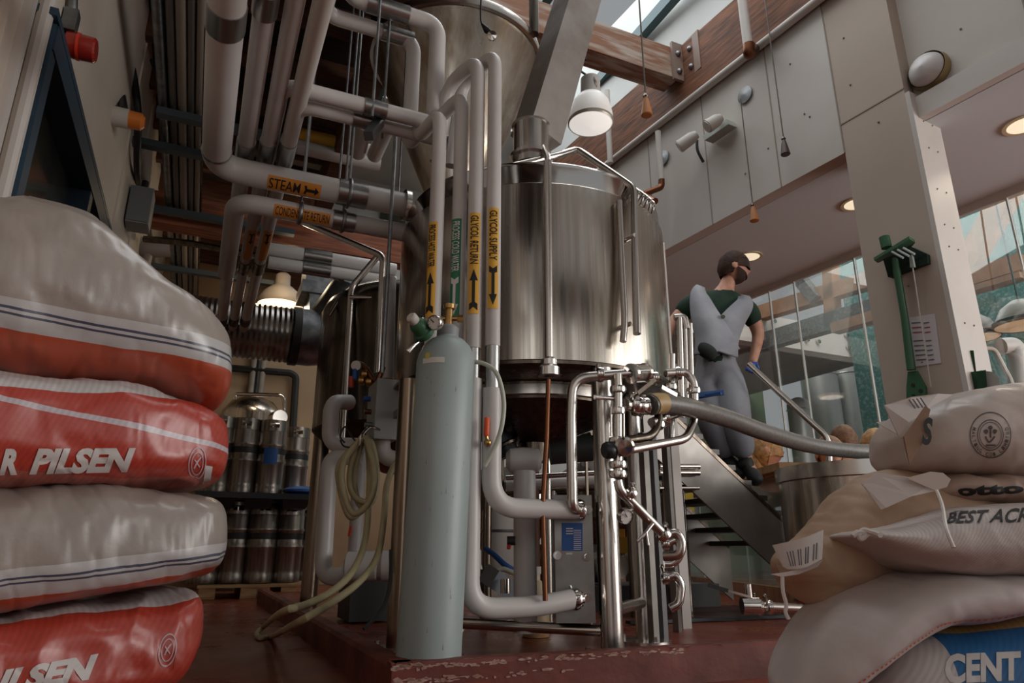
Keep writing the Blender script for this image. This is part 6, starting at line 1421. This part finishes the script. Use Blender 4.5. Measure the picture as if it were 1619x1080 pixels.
lump('plastic_jug', 'translucent plastic jug with amber liquid behind the white elbow', 'jug', [('body', MB().lathe([(0,0),(.055,.0),(.06,.02),(.06,.16),(.04,.21),(.022,.225),(.022,.25),(.0,.25)], V(jg.x+.04,jg.y,.052), seg=20), M('jug plastic', (206,190,160), .35, col2=(190,150,104), scale=6), True), ('cap', MB().lathe([(0,.25),(.026,.25),(.026,.28),(0,.28)], V(jg.x+.04,jg.y,.052), seg=16), white_paint, True)])
p = at_(790, 930, 2.95); rr_ = Matrix.Rotation(.6,3,FW)
lump('tilted_box', 'small grey tilted instrument box behind the white floor elbow', 'instrument', [('case', MB().box(p+V(0,0,.02), (.13,.1,.075), rr_), M('instrument grey', (128,132,138), .45), False), ('fitting', MB().tube([at_(799,938,2.85), at_(799,915,2.85)], .02, 12), chrome, True)])
tag(obj('blue_hose', MB().tube(smoothpts([at_(768,868,3.3),at_(782,878,3.25),at_(798,893,3.2),at_(812,902,3.2)], 6), .013, 8), blue_m), 'bright blue hose piece low behind the white pipes', 'hose')
tag(obj('pale_hose', MB().tube(smoothpts([at_(778,905,3.1),at_(795,900,3.1),at_(815,906,3.1),at_(835,900,3.15)], 6), .011, 8), M('hose clear', ())), 'pale hose lying low behind the white pipes', 'hose')
rv = at_(806, 855, 2.55); lump('ball_valve', 'small valve with a red lever on the white mushroom pipe', 'valve', [('body', MB().tube([rv+RT*.02, rv-RT*.01], .016, 12), black, True), ('lever', MB().bar(rv, at_(804,868,2.54), .012, .008), red_m, False)])
rv = at_(842, 850, 3.0); lump('ball_valve', 'small green valve with a red lever between the white pipe and the heat exchanger', 'valve', [('body', MB().tube([at_(836,838,3.0), at_(836,872,3.0)], .014, 10), M('green valve', (40,96,70), .5), True), ('lever', MB().bar(at_(836,849,2.98), at_(850,850,2.98), .01, .008), red_m, False)])
lump('white_vessel', 'white round filter vessel far under the tank', 'vessel', [('body', MB().lathe([(0,0),(.09,.0),(.1,.03),(.1,.3),(.07,.36),(0,.38)], V(at_(790,840,3.9).x, at_(790,840,3.9).y, .3), seg=24), white_paint, True), ('hoop', MB().torus(V(at_(790,840,3.9).x, at_(790,840,3.9).y, .5), .102, .008, seg=24), galv, True), ('stand', MB().box(V(at_(790,840,3.9).x, at_(790,840,3.9).y, .175), (.16,.16,.25)), dark_steel, False)])
for k, (px, py, hd, sx, sy, sz, m_, l_) in enumerate(((982,862,4.6,.12,.1,.1,yellow,'yellow instrument on the dark skid behind the front leg'),(1075,795,5.2,.16,.12,.2,M('yellow plastic',(200,170,40),.5),'yellow plastic crate under the stairs'),)):
    p = at_(px, py, hd); tag(obj('instrument_box', MB().box(p, (sx,sy,sz)).tube([p+V(0,0,sz/2), p+V(0,0,sz/2+.05)], .03, 12), m_, None, False), l_, 'box')
skd = at_(960, 905, 4.7)
sk_parts = [('base', MB().box((skd.x,skd.y,.12), (1.4,.5,.14)), M('dark housing', ()), False)]
sk_ = lump('pump_skid', 'dark pump skid with motor on the slab behind the tank legs', 'pump', sk_parts)
for k in range(3):
    xx = skd.x-.5+k*.42; obj('motor', MB().tube([(xx,skd.y-.16,.30),(xx,skd.y+.2,.30)], .1, 18).box((xx,skd.y,.41), (.1,.12,.05)), (black_plastic, galv, dark_steel)[k], sk_)
    obj('pump_head', MB().tube([(xx,skd.y-.26,.30),(xx,skd.y-.16,.30)], .075, 18), tube_steel, sk_)
    obj('riser', MB().tube([(xx,skd.y-.21,.36),(xx,skd.y-.21,.75)], .025, 10), tube_steel, sk_)
# tall dark fermenters behind the main tank
for k, (px, hd, r, zt6, l_) in enumerate(((800,6.9,.5,1.0,'dark steel vessel far behind the main tank, left one'),(960,7.2,.55,1.1,'dark steel vessel far behind the main tank, right one'))):
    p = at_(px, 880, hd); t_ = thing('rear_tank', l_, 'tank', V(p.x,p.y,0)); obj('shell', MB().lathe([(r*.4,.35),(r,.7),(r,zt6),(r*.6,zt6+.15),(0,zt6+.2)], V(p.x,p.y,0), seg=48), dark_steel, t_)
    for j in range(3):
        an = j*2.1+.5; q = V(p.x+r*.8*math.cos(an), p.y+r*.8*math.sin(an), 0); obj('leg', MB().tube([q, q+V(0,0,.8)], .035, 10), dark_steel, t_)
    obj('manway', MB().tube([V(p.x,p.y-r+.02,.85), V(p.x,p.y-r-.06,.85)], .16, 20), tube_steel, t_)
# silver tanks in the far room
for k, (px, w_) in enumerate(((1262,.2),(1300,.34),(1345,.36),(1392,.36))):
    yy = 9.4 if k else 9.0; p = Yp(px, 640, yy); zt7 = Yp(px, 588 if k else 640, yy).z; t_ = thing('far_tank', ('short slim steel tank in the far room, left of the row', 'first tall steel tank of the far row, left', 'middle tall steel tank of the far row', 'right tall steel tank of the far row, next to the column')[k], 'tank', V(p.x,yy,-.2), 'steel tanks in the far room')
    obj('shell', MB().lathe([(w_,0),(w_,zt7),(w_*.8,zt7+.08),(w_*.3,zt7+.13),(0,zt7+.14)], V(p.x,yy,-.2+.2), seg=40), M('far tank steel', (176,174,170), .4, .6), t_)
    obj('hoop', MB().torus(V(p.x,yy,zt7-.1), w_+.006, .012, seg=36), tube_steel, t_)
# pendant lamps and pipes seen through the right glass
for k, (px, py, r, hd) in enumerate(((1546,535,.17,5.6),(1619,515,.2,5.2))):
    c = G(px, py, hd); t_ = thing('pendant_lamp', ('small dome pendant lamp behind the glass, just right of the column', 'dome pendant lamp behind the glass at the right edge')[k], 'lamp', c)
    obj('shade', MB().lathe([(r,0),(r*1.03,.005),(r*1.03,.045),(r*.96,.05),(r*.7,.15),(r*.3,.21),(0,.22)], c, seg=32), M('grey shade', (150,146,140), .4, .3), t_); obj('rim', MB().lathe([(r*1.02,-.002),(r*1.06,.01),(r*1.06,.04),(r*1.02,.045)], c, seg=32), black_plastic, t_)
    obj('diffuser', MB().lathe([(r*.99,.004),(0,-.01)], c, seg=32), M('warm lamp glass', (240,214,176), .4, emit=(240,206,160), estr=.5), t_)
    obj('cord', MB().tube([c+V(0,0,.22), V(c.x,c.y,5.0)], .008, 6), black, t_)
tag(obj('insulated_pipe', MB().tube(fillet([G(1583,548,5.8),G(1605,545,5.8),G(1612,585,5.8),G(1614,640,5.8)], .15, 6), .075, 14), white_pipe), 'white bent pipe behind the glass at the right edge', 'pipe')
tag(obj('rail_tube', MB().tube(fillet([G(1545,551,5.5),G(1572,551,5.5),G(1600,605,5.5),G(1603,900,5.5)], .05), .018, 8), white_paint), 'white bent railing behind the glass, right of the brush', 'rail')
